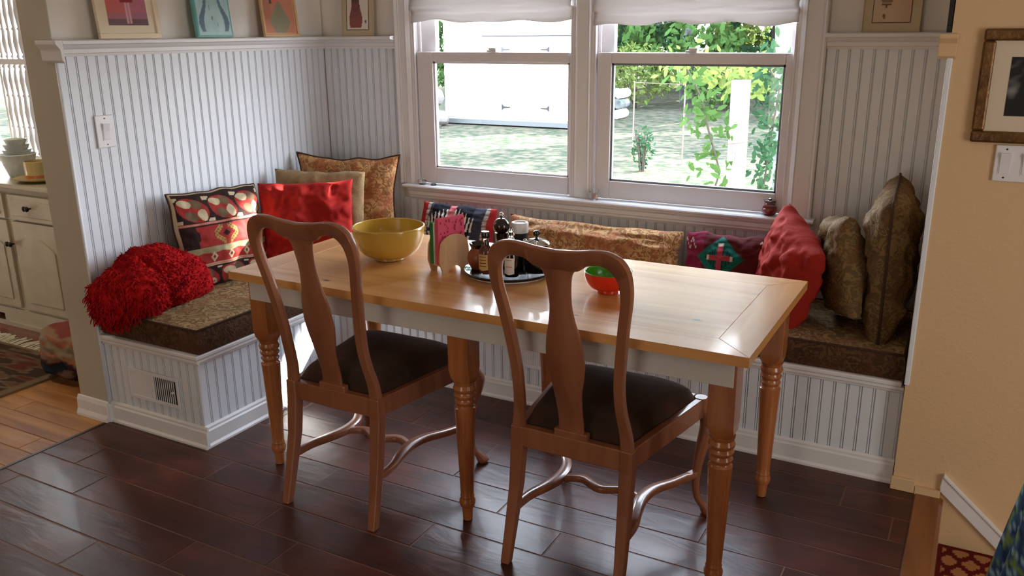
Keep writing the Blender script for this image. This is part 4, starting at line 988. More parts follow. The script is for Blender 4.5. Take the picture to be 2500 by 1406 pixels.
# ------------------------------------------------------------------ pictures
def art_plane(parent, x0, x1, z0, z1, y, fn, nx=40, nz=40, name='print'):
    vs = []; cols = []
    for j in range(nz+1):
        for i in range(nx+1): vs.append((x0+(x1-x0)*i/nx, y, z0+(z1-z0)*j/nz)); cols += list(fn(i/nx, j/nz))
    mb = MB().add(vs, [(j*(nx+1)+i, j*(nx+1)+i+1, (j+1)*(nx+1)+i+1, (j+1)*(nx+1)+i) for j in range(nz) for i in range(nx)]); o = mb.build(name, M['paper'], parent)
    a = o.data.color_attributes.new('dye', 'FLOAT_COLOR', 'POINT'); a.data.foreach_set('color', cols); return o
def framed(name, loc, rz, lean, wd, ht, fw, dp, m_frame, m_mat, matw, fn, label, nx=40, nz=60, bev=0.002, line=None):
    e = empty(name, loc, label, 'picture'); e.rotation_euler = (lean, 0, rz)
    mb = MB()
    for (a, b, c, d) in ((0, wd, 0, fw), (0, wd, ht-fw, ht), (0, fw, fw, ht-fw), (wd-fw, wd, fw, ht-fw)): mb.box(a, b, -dp, 0, c, d)
    mb.build('frame', m_frame, e, bevel=bev)
    MB().box(fw*0.8, wd-fw*0.8, -dp*0.5, -dp*0.2, fw*0.8, ht-fw*0.8).build('mat_board', m_mat, e)
    art_plane(e, fw+matw, wd-fw-matw, fw+matw, ht-fw-matw, -dp*0.5-0.0008, fn, nx, nz)
    if line:
        mb = MB(); a, b, c, d = fw+matw, wd-fw-matw, fw+matw, ht-fw-matw; t = 0.0022; y0, y1 = -dp*0.5-0.0016, -dp*0.5-0.0002
        for q in ((a, b, c, c+t), (a, b, d-t, d), (a, a+t, c, d), (b-t, b, c, d)): mb.box(q[0], q[1], y0, y1, q[2], q[3])
        mb.build('inner_line', line, e)
    return e
def mixc(a, b, t): return tuple(a[i]*(1-t)+b[i]*t for i in range(3))+(1,)
def art_pink(u, v):
    o, p, dr = rgb(206, 92, 70), rgb(178, 112, 132), rgb(140, 34, 50)
    c = mixc(o, p, min(1, max(0, 0.25+0.9*u-0.3*v+0.15*noise.noise(Vector((u*4, v*4, 0))))))
    if v < 0.10: c = rgb(112, 84, 92)
    elif v < 0.17: c = mixc(c, rgb(140, 110, 130), 0.5)
    if 0.32 < v < 0.62 and abs(u-0.52) < 0.10+0.16*(0.62-v)+0.02*math.sin(v*40): c = dr
    if 0.62 <= v < 0.86 and abs(u-0.52) < 0.10: c = mixc(dr, rgb(90, 30, 40), 0.5)
    if 0.02 < v < 0.32 and abs(abs(u-0.52)-0.035) < 0.022: c = rgb(206, 160, 170)
    return c
def art_teal(u, v):
    c = mixc(rgb(150, 196, 200), rgb(196, 224, 230), 0.5+0.5*noise.noise(Vector((u*5, v*5, 1))))
    for s in (-1, 1):
        cx = 0.5+s*(0.30+0.09*math.sin(v*9.0)); wdt = 0.045+0.03*max(0, math.sin(v*7))
        if 0.05 < v < 0.9 and abs(u-cx) < wdt: return rgb(96, 124, 146)
    if 0.05 < v < 0.5 and (math.hypot((u-0.45)*2, v-0.25) < 0.035 or math.hypot((u-0.6)*2, v-0.15) < 0.03 or math.hypot((u-0.4)*2, v-0.4) < 0.03): return rgb(110, 140, 160)
    return c
def art_figs(u, v):
    c = rgb(196, 128, 104)
    if abs(u-0.5)+abs(v-0.2)*0.9 < 0.36: c = rgb(140, 136, 110)
    if u < 0.22 and v > 0.22: c = rgb(180, 120, 96)
    if 0.3 < u < 0.85 and 0.45+0.2*u < v < 0.6+0.25*u: c = rgb(214, 110, 90)
    if math.hypot(u-0.75, v-0.8) < 0.07 or (0.2 < u < 0.3 and v > 0.5): c = rgb(80, 70, 76)
    return c
def art_animal(u, v):
    c = rgb(224, 216, 206)
    d = abs(u-0.42)-0.22-0.07*math.sin(v*6)-0.1*max(0, v-0.55)
    if 0.06 < v < 0.97 and d < 0: c = mixc(rgb(150, 88, 84), rgb(74, 66, 62), min(1, max(0, v*1.3-0.3+0.4*noise.noise(Vector((u*7, v*7, 0))))))
    if math.hypot(u-0.86, v-0.22) < 0.04: c = rgb(90, 80, 80)
    return c
def art_right(u, v):
    c = mixc(rgb(206, 184, 156), rgb(196, 158, 132), min(1, max(0, u*0.8+0.2*noise.noise(Vector((u*3, v*3, 0))))))
    for (cu, cv, r) in ((0.30, 0.135, 0.045), (0.31, 0.10, 0.03), (0.34, 0.30, 0.03)):
        if math.hypot((u-cu), (v-cv)*1.4) < r: c = rgb(120, 88, 50)
    if abs(v-0.345) < 0.012 and abs(u-0.34) < 0.12: c = rgb(110, 78, 46)
    if v > 0.38 and abs(u-0.34) < 0.16-0.1*abs(v-0.6): c = rgb(146, 112, 76)
    return c
def art_dark(u, v):
    n_ = noise.noise(Vector((u*3.2, v*3.2, 2)))+0.5*noise.noise(Vector((u*9, v*9, 5)))
    g_ = max(0, n_-0.05)*0.35
    return (0.006+g_, 0.006+g_, 0.007+g_, 1)
# on left ledge (rotate 90deg: local +x -> +y, front -y -> +x); lean back towards the wall
ln_ = math.radians(-5)
def left_pic(ya, ybb, ht, fw, dp, mf, mm, mw_, fn, label, **k):
    e = framed('picture', (0.046, ya, 1.5125), PI/2, ln_, ybb-ya, ht, fw, dp, mf, mm, mw_, fn, label, **k); return e
left_pic(-1.325, -1.045, 0.36, 0.020, 0.016, M['cream'], M['cream'], 0.030, art_pink, 'cream framed pink and orange picture on the ledge, nearest the doorway')
e = empty('ceramic_tile', (0.046, -0.865, 1.5125), 'teal glazed picture tile leaning on the ledge between two pictures', 'tile'); e.rotation_euler = (ln_, 0, PI/2)
MB().box(0, 0.20, -0.018, 0, 0, 0.30).build('slab', M['teal'], e, bevel=0.005)
art_plane(e, 0.012, 0.190, 0.010, 0.290, -0.0185, art_teal, 50, 70, 'glaze_picture')
left_pic(-0.468, -0.238, 0.29, 0.012, 0.014, M['tanframe'], M['tanframe'], 0.006, art_figs, 'narrow tan framed picture of pink and olive shapes on the ledge near the corner')
framed('picture', (0.152, -0.030, 1.5125), 0, math.radians(-3.5), 0.192, 0.235, 0.002, 0.008, M['beigemat'], M['beigemat'], 0.026, art_animal, 'small unframed beige matted picture on the ledge left of the window', line=M['blackmatte'], bev=0)
framed('picture', (2.568, -0.030, 1.5125), 0, math.radians(-3.5), 0.194, 0.25, 0.002, 0.008, M['beigemat'], M['beigemat'], 0.030, art_right, 'beige matted picture on the ledge right of the windows', line=M['blackmatte'], bev=0)
bf = empty('black_frame', (2.876, -0.52, 1.5125), 'black picture frame seen edge-on at the right end of the ledge', 'picture'); bf.rotation_euler = (0, 0, 0)
mb = MB()
for q_ in ((0, 0.44, 0, 0.02), (0, 0.44, 0.38, 0.40), (0, 0.02, 0.02, 0.38), (0.42, 0.44, 0.02, 0.38)): mb.box(-0.004, 0.010, q_[0], q_[1], q_[2], q_[3])
mb.build('frame', M['blackmatte'], bf, bevel=0.001); MB().box(0.002, 0.008, 0.018, 0.422, 0.018, 0.382).build('backing', M['blackmatte'], bf)
framed('wall_picture', (2.977, YR-0.001, 1.197), 0, 0, 0.42, 0.326, 0.034, 0.018, M['gold'], M['matboard'], 0.045, art_dark, 'antique gold framed dark photograph on the beige wall', nx=60, nz=50, bev=0.006)

# ------------------------------------------------------------------ trims, baseboards at the right
struct(MB().box(XR-0.006, 2.962, YR-0.012, YR-0.0, 0.0, 0.048).build('baseboard_right', M['beige'], bevel=0.003))
struct(MB().prism([(2.962, -0.012), (2.962, 0.03), (3.04, 0.03), (3.04, -0.03), (3.052, -0.03), (3.052, -0.18), (3.045, -0.18)], YR-0.014, YR, axis='y').build('trim_16', M['beige']))
struct(MB().prism([(3.036, 0.045), (3.040, 0.092), (3.60, -0.402), (3.60, -0.465), (3.038, 0.030)], YR-0.014, YR, axis='y').build('trim_17', M['white'], bevel=0.002))
struct(MB().prism([(3.042, 0.086), (3.044, 0.094), (3.60, -0.396), (3.60, -0.404)], YR-0.020, YR, axis='y').build('trim_18', M['white'], bevel=0.001))
# wall end baseboard
struct(MB().prism([(YE-0.004, 0), (YE-0.026, 0), (YE-0.026, 0.012), (YE-0.018, 0.03), (YE-0.016, 0.068), (YE-0.010, 0.085), (YE-0.004, 0.088)], -0.185, 0.004, axis='x').build('baseboard_left', M['white'], bevel=0.001))
struct(MB().prism([(0.0, 0), (0.012, 0), (0.010, 0.07), (0, 0.085)], YE-0.01, YE+0.012, axis='y').build('trim_19', M['white'], bevel=0.001))

# stair rug
def rug_col(u, v):
    red, tan_ = rgb(92, 12, 12), rgb(170, 116, 70)
    k = u*3.4+(math.floor(v*14) % 2)*0.5; a = abs((k % 1)-0.5); b = abs(((v*14) % 1)-0.5)
    return tan_ if (math.floor(a*8)/8+math.floor(b*6)/6 < 0.36 and 0.10 < v < 0.98 and 0.06 < u < 0.95) else red
def rug(name, x0, x1, y0, y1, z, fn, label, nx=90, ny=120, thick=0.006, cat='rug'):
    vs = []; cols = []; n = (nx+1)*(ny+1)
    for lay in (1, 0):
        for j in range(ny+1):
            for i in range(nx+1):
                x = x0+(x1-x0)*i/nx; y = y0+(y1-y0)*j/ny; vs.append((x-x0, y-y0, (thick+0.0015*noise.noise(Vector((x*8, y*8, 0)))) if lay else 0)); cols += list(fn(i/nx, j/ny))
    fs = []
    for j in range(ny):
        for i in range(nx): a = j*(nx+1)+i; fs.append((a, a+1, a+nx+2, a+nx+1))
    fs.append(tuple(n+k for k in (0, ny*(nx+1), (ny+1)*(nx+1)-1, nx)))
    for i in range(nx): fs += [(i, i+1, n+i+1, n+i), (ny*(nx+1)+i, n+ny*(nx+1)+i, n+ny*(nx+1)+i+1, ny*(nx+1)+i+1)]
    for j in range(ny): a = j*(nx+1); b = a+nx; fs += [(a, n+a, n+a+nx+1, a+nx+1), (b, b+nx+1, n+b+nx+1, n+b)]
    o = MB().add(vs, fs).build(name, M['weave'], loc=(x0, y0, z)); a = o.data.color_attributes.new('dye', 'FLOAT_COLOR', 'POINT'); a.data.foreach_set('color', cols)
    return tag(o, label, cat)
rug('stair_rug', 3.058, 3.285, -1.45, YR-0.004, -0.1745, rug_col, 'dark red rug with tan stepped shapes on the first stair down', 60, 230)

# blue cloth hanging at the right edge, over a newel post
npost = empty('newel_post', (3.30, -1.82, 0), 'wooden newel post at the head of the stairs, under the blue cloth', 'post')
MB().box(-0.04, 0.04, -0.04, 0.04, 0, 0.98).build('shaft', M['nosing'], npost, bevel=0.004)
MB().box(-0.055, 0.055, -0.055, 0.055, 0.98, 1.0).build('cap', M['nosing'], npost, bevel=0.006)
def bluecloth(u, v):
    n1 = noise.noise(Vector((u*9, v*14, 0))); n2 = noise.noise(Vector((u*20, v*30, 7)))
    c = mixc(rgb(52, 86, 122), rgb(28, 44, 78), min(1, max(0, 0.5+n1*1.6)))
    if n2 > 0.18: c = rgb(132, 162, 176)
    if n1 < -0.18 and n2 > -0.1: c = rgb(104, 124, 62)
    if n2 < -0.32: c = rgb(20, 30, 40)
    return c
def cloth():
    n, m_ = 120, 90; vs = []; cols = []
    for j in range(m_+1):
        t = j/m_; z = 1.004-t*0.90; sp = 0.07+0.135*t**0.8
        for i in range(n):
            a = 2*PI*i/n; r = sp*(1+0.10*math.sin(7*a+2*t)*t+0.07*math.sin(11*a+1.3)*t)
            if j == 0: r = 0.0575
            ca, sa = math.cos(a), math.sin(a); e = (abs(ca)**4+abs(sa)**4)**(-0.25); e = 1+(e-1)*(1-t)
            vs.append((r*e*ca, r*e*sa, z)); cols += list(bluecloth(i/n*6, t*2.2))
    fs = [(j*n+i, j*n+(i+1) % n, (j+1)*n+(i+1) % n, (j+1)*n+i) for j in range(m_) for i in range(n)]
    fs.append(tuple(range(n)))
    o = MB().add(vs, fs).build('draped_cloth', M['weave'], smooth=True, loc=(3.30, -1.82, 0)); a = o.data.color_attributes.new('dye', 'FLOAT_COLOR', 'POINT'); a.data.foreach_set('color', cols)
    tag(o, 'blue and green mottled cloth hanging at the right edge by the stairs', 'cloth')
cloth()

# ------------------------------------------------------------------ side room: hutch and what stands on it
HY = -0.92
hut = empty('hutch', (-1.6, -0.68, 0), 'distressed white painted hutch seen through the doorway', 'cabinet')
def HB(name, mb, m, par=None, **k):
    mb.v = [(a+1.6, b+0.68, c) for a, b, c in mb.v]; return mb.build(name, m, par or hut, **k)
HX0, HX1 = -2.30, -0.96
HB('carcass', MB().box(HX0, HX1, HY+0.012, -0.43, 0.06, 0.775), M['hutch'], bevel=0.003)
HB('worktop', MB().box(HX0-0.02, HX1+0.02, HY-0.018, -0.425, 0.775, 0.80), M['hutch'], bevel=0.005)
sk = MB(); sk.box(HX0, HX1, HY, HY+0.012, 0.06, 0.10); sk.box(HX0, HX0+0.25, HY, HY+0.012, 0, 0.06); sk.box(-1.62, HX1, HY, HY+0.012, 0.0, 0.06); sk.box(HX0, HX1, HY-0.014, HY, 0.0, 0.022)
HB('skirt', sk, M['hutch'])
for k, x in enumerate((-1.40, -1.83, -2.26)):
    d = HB('drawer', MB().box(x, x+0.385, HY-0.006, HY+0.012, 0.612, 0.742).box(x+0.03, x+0.355, HY-0.009, HY-0.006, 0.635, 0.72), M['hutch'], bevel=0.002)
    for s in (-1, 1): HB('knob', MB().lathe([(0.004, 0), (0.004, 0.012), (0.013, 0.018), (0.014, 0.026), (0.006, 0.031)], c=(x+0.186+s*0.011, HY-0.009, 0.684), n=12, axis='y'), M['knob'], d, smooth=True)
    fr = MB(); xa, xb = x-0.0, x+0.385; 
    pts = [(xa+0.05, 0.16)]+[(xb-0.05, 0.16), (xb-0.05, 0.46)]+[(xb-0.05-(xb-xa-0.10)*(q/10), 0.46+0.06*math.sin(PI*q/10)) for q in range(1, 10)]+[(xa+0.05, 0.46)]
    d = HB('door', MB().box(xa, xb, HY-0.004, HY+0.012, 0.115, 0.60), M['hutch'], bevel=0.002)
    HB('door_panel', MB().prism(pts, HY-0.010, HY-0.004, axis='y'), M['hutch'], d, bevel=0.003)
for s in (-1.432, -1.405):
    HB('knob', MB().lathe([(0.004, 0), (0.004, 0.012), (0.013, 0.018), (0.014, 0.026), (0.006, 0.031)], c=(s, HY-0.006, 0.478), n=12, axis='y'), M['knob'], smooth=True)
hz = 0.80
def hl(name, x, y, parts, label, cat): return thing_lathe(name, x, y, parts, label, cat, z=hz)
hl('vase', -1.075, -0.86, [('body', [(0.022, 0), (0.026, 0.002), (0.042, 0.035), (0.044, 0.065), (0.036, 0.10), (0.030, 0.12), (0.036, 0.142), (0.042, 0.150), (0.039, 0.150), (0.028, 0.122), (0.024, 0.11)], M['celadon'])], 'pale grey-green glazed vase at the right end of the hutch top', 'vase')
hl('plate', -1.28, -0.80, [('dish', [(0.05, 0), (0.07, 0.004), (0.125, 0.020), (0.128, 0.024), (0.11, 0.019), (0.06, 0.009), (0.01, 0.008)], M['cup'])], 'pale yellow plate under the yellow cup on the hutch', 'plate')
c_ = thing_lathe('cup', -1.265, -0.82, [('cup_wall', [(0.050, 0), (0.056, 0.003), (0.060, 0.02), (0.060, 0.098), (0.056, 0.100), (0.054, 0.02), (0.01, 0.012)], M['cup']), ('stripe', [(0.0585, 0.016), (0.0608, 0.017), (0.0608, 0.030), (0.0600, 0.031)], M['stripe'])], 'yellow cup with an orange stripe on the hutch', 'cup', z=hz+0.010)
# stack of white bowls in a grey crock
cr_ = hl('crock', -1.545, -0.74, [('body', [(0.05, 0), (0.056, 0.004), (0.078, 0.07), (0.088, 0.115), (0.092, 0.118), (0.088, 0.122), (0.06, 0.09), (0.01, 0.09)], M['stone'])], 'grey mottled ceramic crock at the left of the hutch top', 'crock')
for k, (r_, zz) in enumerate(((0.075, 0.106), (0.066, 0.133), (0.056, 0.160))):
    thing_lathe('stacked_bowl', -1.545, -0.74, [('shell', [(r_*0.5, 0), (r_*0.75, 0.006), (r_*0.98, 0.036), (r_, 0.040), (r_*0.92, 0.038), (r_*0.5, 0.012), (0.004, 0.010)], M['stone'])], ['white bowl resting in the crock, lowest of its stack', 'white bowl in the middle of the stack in the crock', 'white bowl on top of the stack in the crock'][k], 'bowl', z=hz+zz)
# twisted iron candelabra with two star cups
cb = empty('candelabra', (-1.38, -0.60, hz), 'black iron zigzag candelabra with two star cups on the hutch', 'candle holder')
zig = [(0.03, 0, 0.004), (0.035, 0, 0.05), (0.0, 0, 0.11), (-0.03, 0, 0.06), (-0.07, 0, 0.12), (-0.07, 0, 0.10)]
MB().tube(zig, 0.004, n=7).build('lower_arm', M['iron'], cb, smooth=True)
MB().tube([(0.03, 0, 0.05), (0.012, 0, 0.12), (0.015, 0, 0.20), (0.0, 0, 0.23), (-0.04, 0, 0.215), (-0.05, 0, 0.27), (-0.055, 0, 0.285)], 0.004, n=7).build('stem', M['iron'], cb, smooth=True)
MB().tube([(0.012, 0, 0.12), (0.04, 0, 0.135), (0.045, 0, 0.17)], 0.0035, n=7).build('side_arm', M['iron'], cb, smooth=True)
MB().tube([(-0.01, 0.004, 0.225), (-0.018, 0, 0.27), (-0.006, 0, 0.30), (-0.02, 0, 0.32)], 0.004, n=7).build('upper_arm', M['iron'], cb, smooth=True)
MB().lathe([(0.022, 0), (0.03, 0.002), (0.03, 0.004)], c=(0.03, 0, 0), n=20).build('foot', M['iron'], cb, smooth=True)
def star(c, r, nm):
    pts = []
    for k in range(10): a = 2*PI*k/10+0.3; q = r if k % 2 == 0 else r*0.45; pts.append((c[0]+q*math.cos(a), c[1]+q*math.sin(a)))
    MB().prism(pts, c[2], c[2]+0.008, axis='z').build(nm, M['stone'], cb, bevel=0.002)
star((0.045, 0, 0.170), 0.045, 'star_cup'); star((-0.055, 0, 0.286), 0.045, 'star_cup')
tp = empty('taper_candle', (-1.435, -0.60, hz+0.2945), 'tall cream taper candle in the upper star cup', 'candle'); tp.rotation_euler = (0, math.radians(-5), 0)
MB().lathe([(0.012, 0), (0.012, 0.02), (0.009, 0.30), (0.004, 0.305)], n=16).build('wax', M['wax'], tp, smooth=True)

# side-room window with spindle shutter
sw_ = struct(empty('window_3', (-2.15, -0.36, SZ0)))
fr = MB(); fr.box(-0.37, 0.355, -0.07, -0.05, -0.04, 0.0); fr.box(-0.36, -0.335, -0.062, 0.06, 0, 1.17); fr.box(0.335, 0.352, -0.062, 0.06, 0, 1.17)
fr.build('window_frame', M['white'], sw_, bevel=0.002)
MB().box(-0.335, 0.335, 0.02, 0.024, 0, 1.16).build('glass_pane', M['pane'], sw_)
sh = empty('spindle_shutter', (-1.97, -0.415, SZ0), 'white shutter panel with turned spindles in the side-room window', 'shutter')
f = MB(); 
for x0 in (-0.125, 0.150): f.box(x0, x0+0.018, -0.012, 0.012, 0, 1.12)
for z0, z1 in ((0, 0.02), (0.54, 0.572), (1.10, 1.12)): f.box(-0.107, 0.150, -0.012, 0.012, z0, z1)
f.build('frame', M['white'], sh, bevel=0.002)
sp_prof = [(0.010, 0), (0.017, 0.012), (0.010, 0.024), (0.015, 0.038), (0.021, 0.09), (0.014, 0.155), (0.020, 0.164), (0.014, 0.173), (0.021, 0.25), (0.014, 0.335), (0.020, 0.344), (0.014, 0.353), (0.021, 0.43), (0.015, 0.482), (0.010, 0.496), (0.017, 0.508), (0.010, 0.52)]
s0 = MB().lathe(sp_prof, n=14).build('spindle', M['white'], sh, smooth=True); s0.location = (-0.082, 0, 0.02); fst = True
for row in (0.02, 0.572):
    for k in range(5):
        if fst: fst = False; continue
        inst(s0, sh, (-0.082+0.0515*k, 0, row))
# rug, fringe and fabric bundle in side room
def rugL(u, v):
    dk, br, ol, re = rgb(66, 48, 36), rgb(104, 76, 56), rgb(120, 100, 74), rgb(96, 44, 36)
    if min(u, 1-u) < 0.03 or min(v, 1-v) < 0.05: return ol
    n1 = noise.noise(Vector((u*10, v*12, 0)))
    return re if n1 > 0.28 else (br if n1 > 0.0 else dk) if abs(n1) > 0.04 else ol
rg = rug('area_rug', -2.4, -0.64, -1.56, -1.13, 0.0006, rugL, 'dark patterned rug with pale fringe on the side-room floor', 90, 60, 0.010)
mb = MB(); random.seed(5)
for k in range(110):
    x = k*0.016+random.uniform(-.004, .004); L = random.uniform(0.07, 0.11); dx = random.uniform(-.03, .03)
    mb.tube([(x, 0.43, 0.008), (x+dx*0.4, 0.43+L*0.5, 0.010), (x+dx, 0.43+L, 0.004)], 0.0035, n=4)
f = mb.build('fringe', M['wax'], rg); f['kind'] = 'stuff'
def lump(name, c, R, label, fn, cat, sq=3.0, seed=0, amp=0.03):
    bm = bmesh.new(); bmesh.ops.create_icosphere(bm, subdivisions=5, radius=1); cols = []
    for v in bm.verts:
        d = v.co.normalized(); e = (abs(d.x)**sq+abs(d.y)**sq+abs(d.z)**sq)**(-1/sq); p = Vector((d.x*R[0], d.y*R[1], d.z*R[2]))*e
        p += d*(amp*noise.noise(d*2.2+Vector((seed, 0, 0)))+amp*0.5*noise.noise(d*6+Vector((seed, 0, 0)))); p.z = max(p.z, -R[2]); v.co = p; cols += list(fn(d.x*0.5+0.5+d.y*0.3, d.z*0.5+0.5))
    me = bpy.data.meshes.new(name); bm.to_mesh(me); bm.free(); me.materials.append(M['weave']); me.polygons.foreach_set('use_smooth', [True]*len(me.polygons))
    a = me.color_attributes.new('dye', 'FLOAT_COLOR', 'POINT'); a.data.foreach_set('color', cols)
    o = bpy.data.objects.new(name, me); COL.objects.link(o); o.location = (c[0], c[1], c[2]+R[2]); return tag(o, label, cat)
def bagc(u, v):
    n1 = noise.noise(Vector((u*5, v*7, 3)))
    if v > 0.80: return rgb(140, 70, 62) if n1 > 0 else rgb(150, 120, 96)
    if v > 0.50: return rgb(142, 126, 104) if n1 > -0.1 else rgb(150, 96, 72)
    return rgb(26, 40, 54) if n1 > 0.05 else (rgb(58, 22, 24) if n1 > -0.2 else rgb(110, 84, 70))
lump('cloth_bag', (-0.50, -1.18, 0.0005), (0.23, 0.17, 0.13), 'soft patchwork cloth bag on the floor behind the wall end', bagc, 'bag', seed=4)

# ------------------------------------------------------------------ outdoors
GZ = -0.32
struct(MB().box(-45, 45, 0.17, 70, GZ-0.1, GZ).build('ground', M['grass']))
# shed
shd = empty('garden_shed', (-5.0, 12.2, GZ), 'white board-sided shed across the yard seen through the left window', 'shed')
b = MB().box(-2.2, 1.15, 0, 0.9, 0.12, 3.6); b.build('wall', M['shed'], shd)
for k in range(16):
    MB().prism([(-0.002, 0.13+k*0.21), (-0.030, 0.135+k*0.21), (-0.012, 0.335+k*0.21), (-0.002, 0.335+k*0.21)], -2.2, 1.15, axis='x').build('siding_board', M['shed'], shd)
for s in (0, 1):
    d = MB().box(-0.83+s*0.58, -0.27+s*0.58, -0.055, -0.031, 0.15, 1.72).build('door', M['shed'], shd, bevel=0.006)
    for z in (0.36, 1.50):
        x = -0.80 if s == 0 else 0.29; x2 = x+0.2 if s == 0 else x-0.2
        MB().prism([(x, z-0.07), (x, z+0.07), (x+(x2-x)*0.3, z+0.02), (x2, z+0.012), (x2, z-0.012), (x+(x2-x)*0.3, z-0.02)], -0.062, -0.0555, axis='y').build('hinge', M['iron'], d)
MB().box(-1.25, 1.1, -0.05, -0.031, 1.75, 1.775).build('drip_edge', M['iron'], shd)
MB().box(-2.3, 1.2, -0.35, 0, 0.03, 0.12).build('sill_step', M['grey'], shd)
MB().box(-2.25, 1.15, -0.10, 0, 0.0, 0.03).build('footing', M['darkbark'], shd)
MB().prism([(-0.3, 3.5), (0.45, 4.1), (1.2, 3.5), (1.2, 3.6), (0.45, 4.22), (-0.3, 3.6)], -2.5, 1.35, axis='x').build('roof', M['grey'], shd)
# stones beside the shed
random.seed(21)
def rock(c, R, label):
    bm = bmesh.new(); bmesh.ops.create_icosphere(bm, subdivisions=3, radius=1)
    for v in bm.verts: d = v.co.normalized(); v.co = Vector((d.x*R[0], d.y*R[1], d.z*R[2]))*(1+0.3*noise.noise(d*1.6+Vector(c)))
    me = bpy.data.meshes.new('rock'); bm.to_mesh(me); bm.free(); me.materials.append(M['rock']); o = bpy.data.objects.new('rock', me); COL.objects.link(o); o.location = (c[0], c[1], c[2]+R[2]*0.8)
    return tag(o, label, 'rock', 'grey rocks piled at the left of the shed')
for k in range(7): rock((-7.1+random.uniform(-.3, .25), 11.2+random.uniform(-.4, .4), GZ+0.42*(k//3)), (random.uniform(.2, .32), random.uniform(.2, .3), random.uniform(.18, .26)), 'grey rock in the pile left of the white shed')
# foliage
def leaf_mesh(mb, p, nrm, s, rnd, m=0):
    a = nrm.orthogonal().normalized(); a.rotate(Matrix.Rotation(rnd.uniform(0, 6.28), 3, nrm)); b = nrm.cross(a)
    vs = [p-b*s, p-b*s*0.35+a*s*0.42, p+b*s*0.45+a*s*0.32, p+b*s, p+b*s*0.45-a*s*0.32, p-b*s*0.35-a*s*0.42]
    mb.add([tuple(v) for v in vs], [(0, 1, 2, 3, 4, 5)], m)
def rv(rnd): 
    v = Vector((rnd.gauss(0, 1), rnd.gauss(0, 1), rnd.gauss(0, 1))); return v.normalized() if v.length > 0.01 else Vector((0, 0, 1))
def tree(x, y, h, r, tr_, mleaf, mbark, label, seed, nl=900, ls=0.12, lowc=0.35, group='woodland trees beyond the yard'):
    rnd = random.Random(seed); e = empty('tree', (x, y, GZ), label, 'tree', group)
    lean = rnd.uniform(-.3, .3); pts = [(0, 0, 0), (lean*0.2, 0, h*0.3), (lean*0.5, 0.1, h*0.6), (lean, 0.1, h*0.95)]
    t = MB().tube(pts, [tr_*1.2, tr_, tr_*0.75, tr_*0.3], n=10)
    for k in range(5):
        z = h*rnd.uniform(0.35, 0.85); a = rnd.uniform(0, 6.28); t.tube([(lean*z/h, 0, z), (r*0.5*math.cos(a), r*0.5*math.sin(a), z+r*0.4), (r*0.9*math.cos(a), r*0.9*math.sin(a), z+r*0.5)], [tr_*0.35, tr_*0.2, tr_*0.08], n=6)
    t.build('trunk', mbark, e, smooth=True)
    mb = MB()
    cl = [Vector((rnd.gauss(0, r*0.5), rnd.gauss(0, r*0.4), h*rnd.uniform(lowc, 1.05))) for _ in range(44)]
    for k in range(nl):
        c = rnd.choice(cl); p = c+rv(rnd)*r*0.36*rnd.random()**0.4; leaf_mesh(mb, p, rv(rnd), ls*rnd.uniform(.6, 1.2), rnd)
    f = mb.build('foliage', mleaf, e); f['kind'] = 'stuff'
    return e
rnd = random.Random(3)
lf = [M['leafA'], M['leafB'], M['leafC']]
for k in range(15):
    x = -11.5+k*1.25+rnd.uniform(-.2, .2)+(1.6*(k-11) if k > 11 else 0); y = 19+(k%3)*3.4+rnd.uniform(0, .8)
    tree(x, y, rnd.uniform(9.5, 12.5), 1.6, rnd.uniform(.09, .2), lf[k % 3], M['darkbark'] if k % 2 else M['bark'], 'slim leafy tree in the woods beyond the yard', 30+k, nl=7500, ls=0.15, lowc=0.05)
def bush(x, y, r, h, m_, label, seed, nl=1300, ls=0.07, group=None, z=GZ):
    r_ = random.Random(seed); e = empty('shrub', (x, y, z), label, 'shrub', group); mb = MB(); st_ = MB()
    for k in range(9):
        a = r_.uniform(0, 6.28); st_.tube([(0.03*math.cos(a), 0.03*math.sin(a), 0), (r*0.4*math.cos(a), r*0.4*math.sin(a), h*0.5), (r*0.7*math.cos(a), r*0.7*math.sin(a), h*0.85)], [0.015, 0.01, 0.005], n=5)
    st_.build('stem', M['darkbark'], e)
    for k in range(nl):
        d = rv(r_); q = r_.random()**0.4; p = Vector((d.x*r*q, d.y*r*q, h*0.55+d.z*h*0.5*q)); leaf_mesh(mb, p, rv(r_), ls*r_.uniform(.6, 1.2), r_)
    f = mb.build('foliage', m_, e); f['kind'] = 'stuff'; return e
bush(-4.7, 17.0, 1.05, 1.5, M['leafC'], 'yellow-green shrub at the edge of the woods', 61)
bush(-2.55, 17.2, 1.0, 1.3, M['leafA'], 'bright green shrub beyond the woodpile', 62)
bush(-0.7, 15.4, 1.0, 1.5, M['leafB'], 'deep green shrub behind the pale tree trunk', 63)
bush(-6.0, 15.6, 0.9, 1.0, M['leafB'], 'deep green shrub right of the shed', 64, nl=900)
# twiggy stake plant by wire fence
bush(-1.05, 7.6, 0.16, 0.62, M['leafB'], 'small leafy sapling by the wire fence', 65, nl=220, ls=0.035)
fp = empty('wire_fence', (-0.75, 8.4, GZ), 'low thin wire fence panel in the yard', 'fence')
for k in range(2): MB().tube([(k*0.75-0.75, 0, 0), (k*0.75-0.75, 0, 1.15)], 0.010, n=6).build('stake', M['wire'], fp)
for z in (0.25, 1.13): MB().tube([(-0.75, 0, z), (0.0, 0, z-0.01)], 0.005, n=5).build('wire', M['wire'], fp)
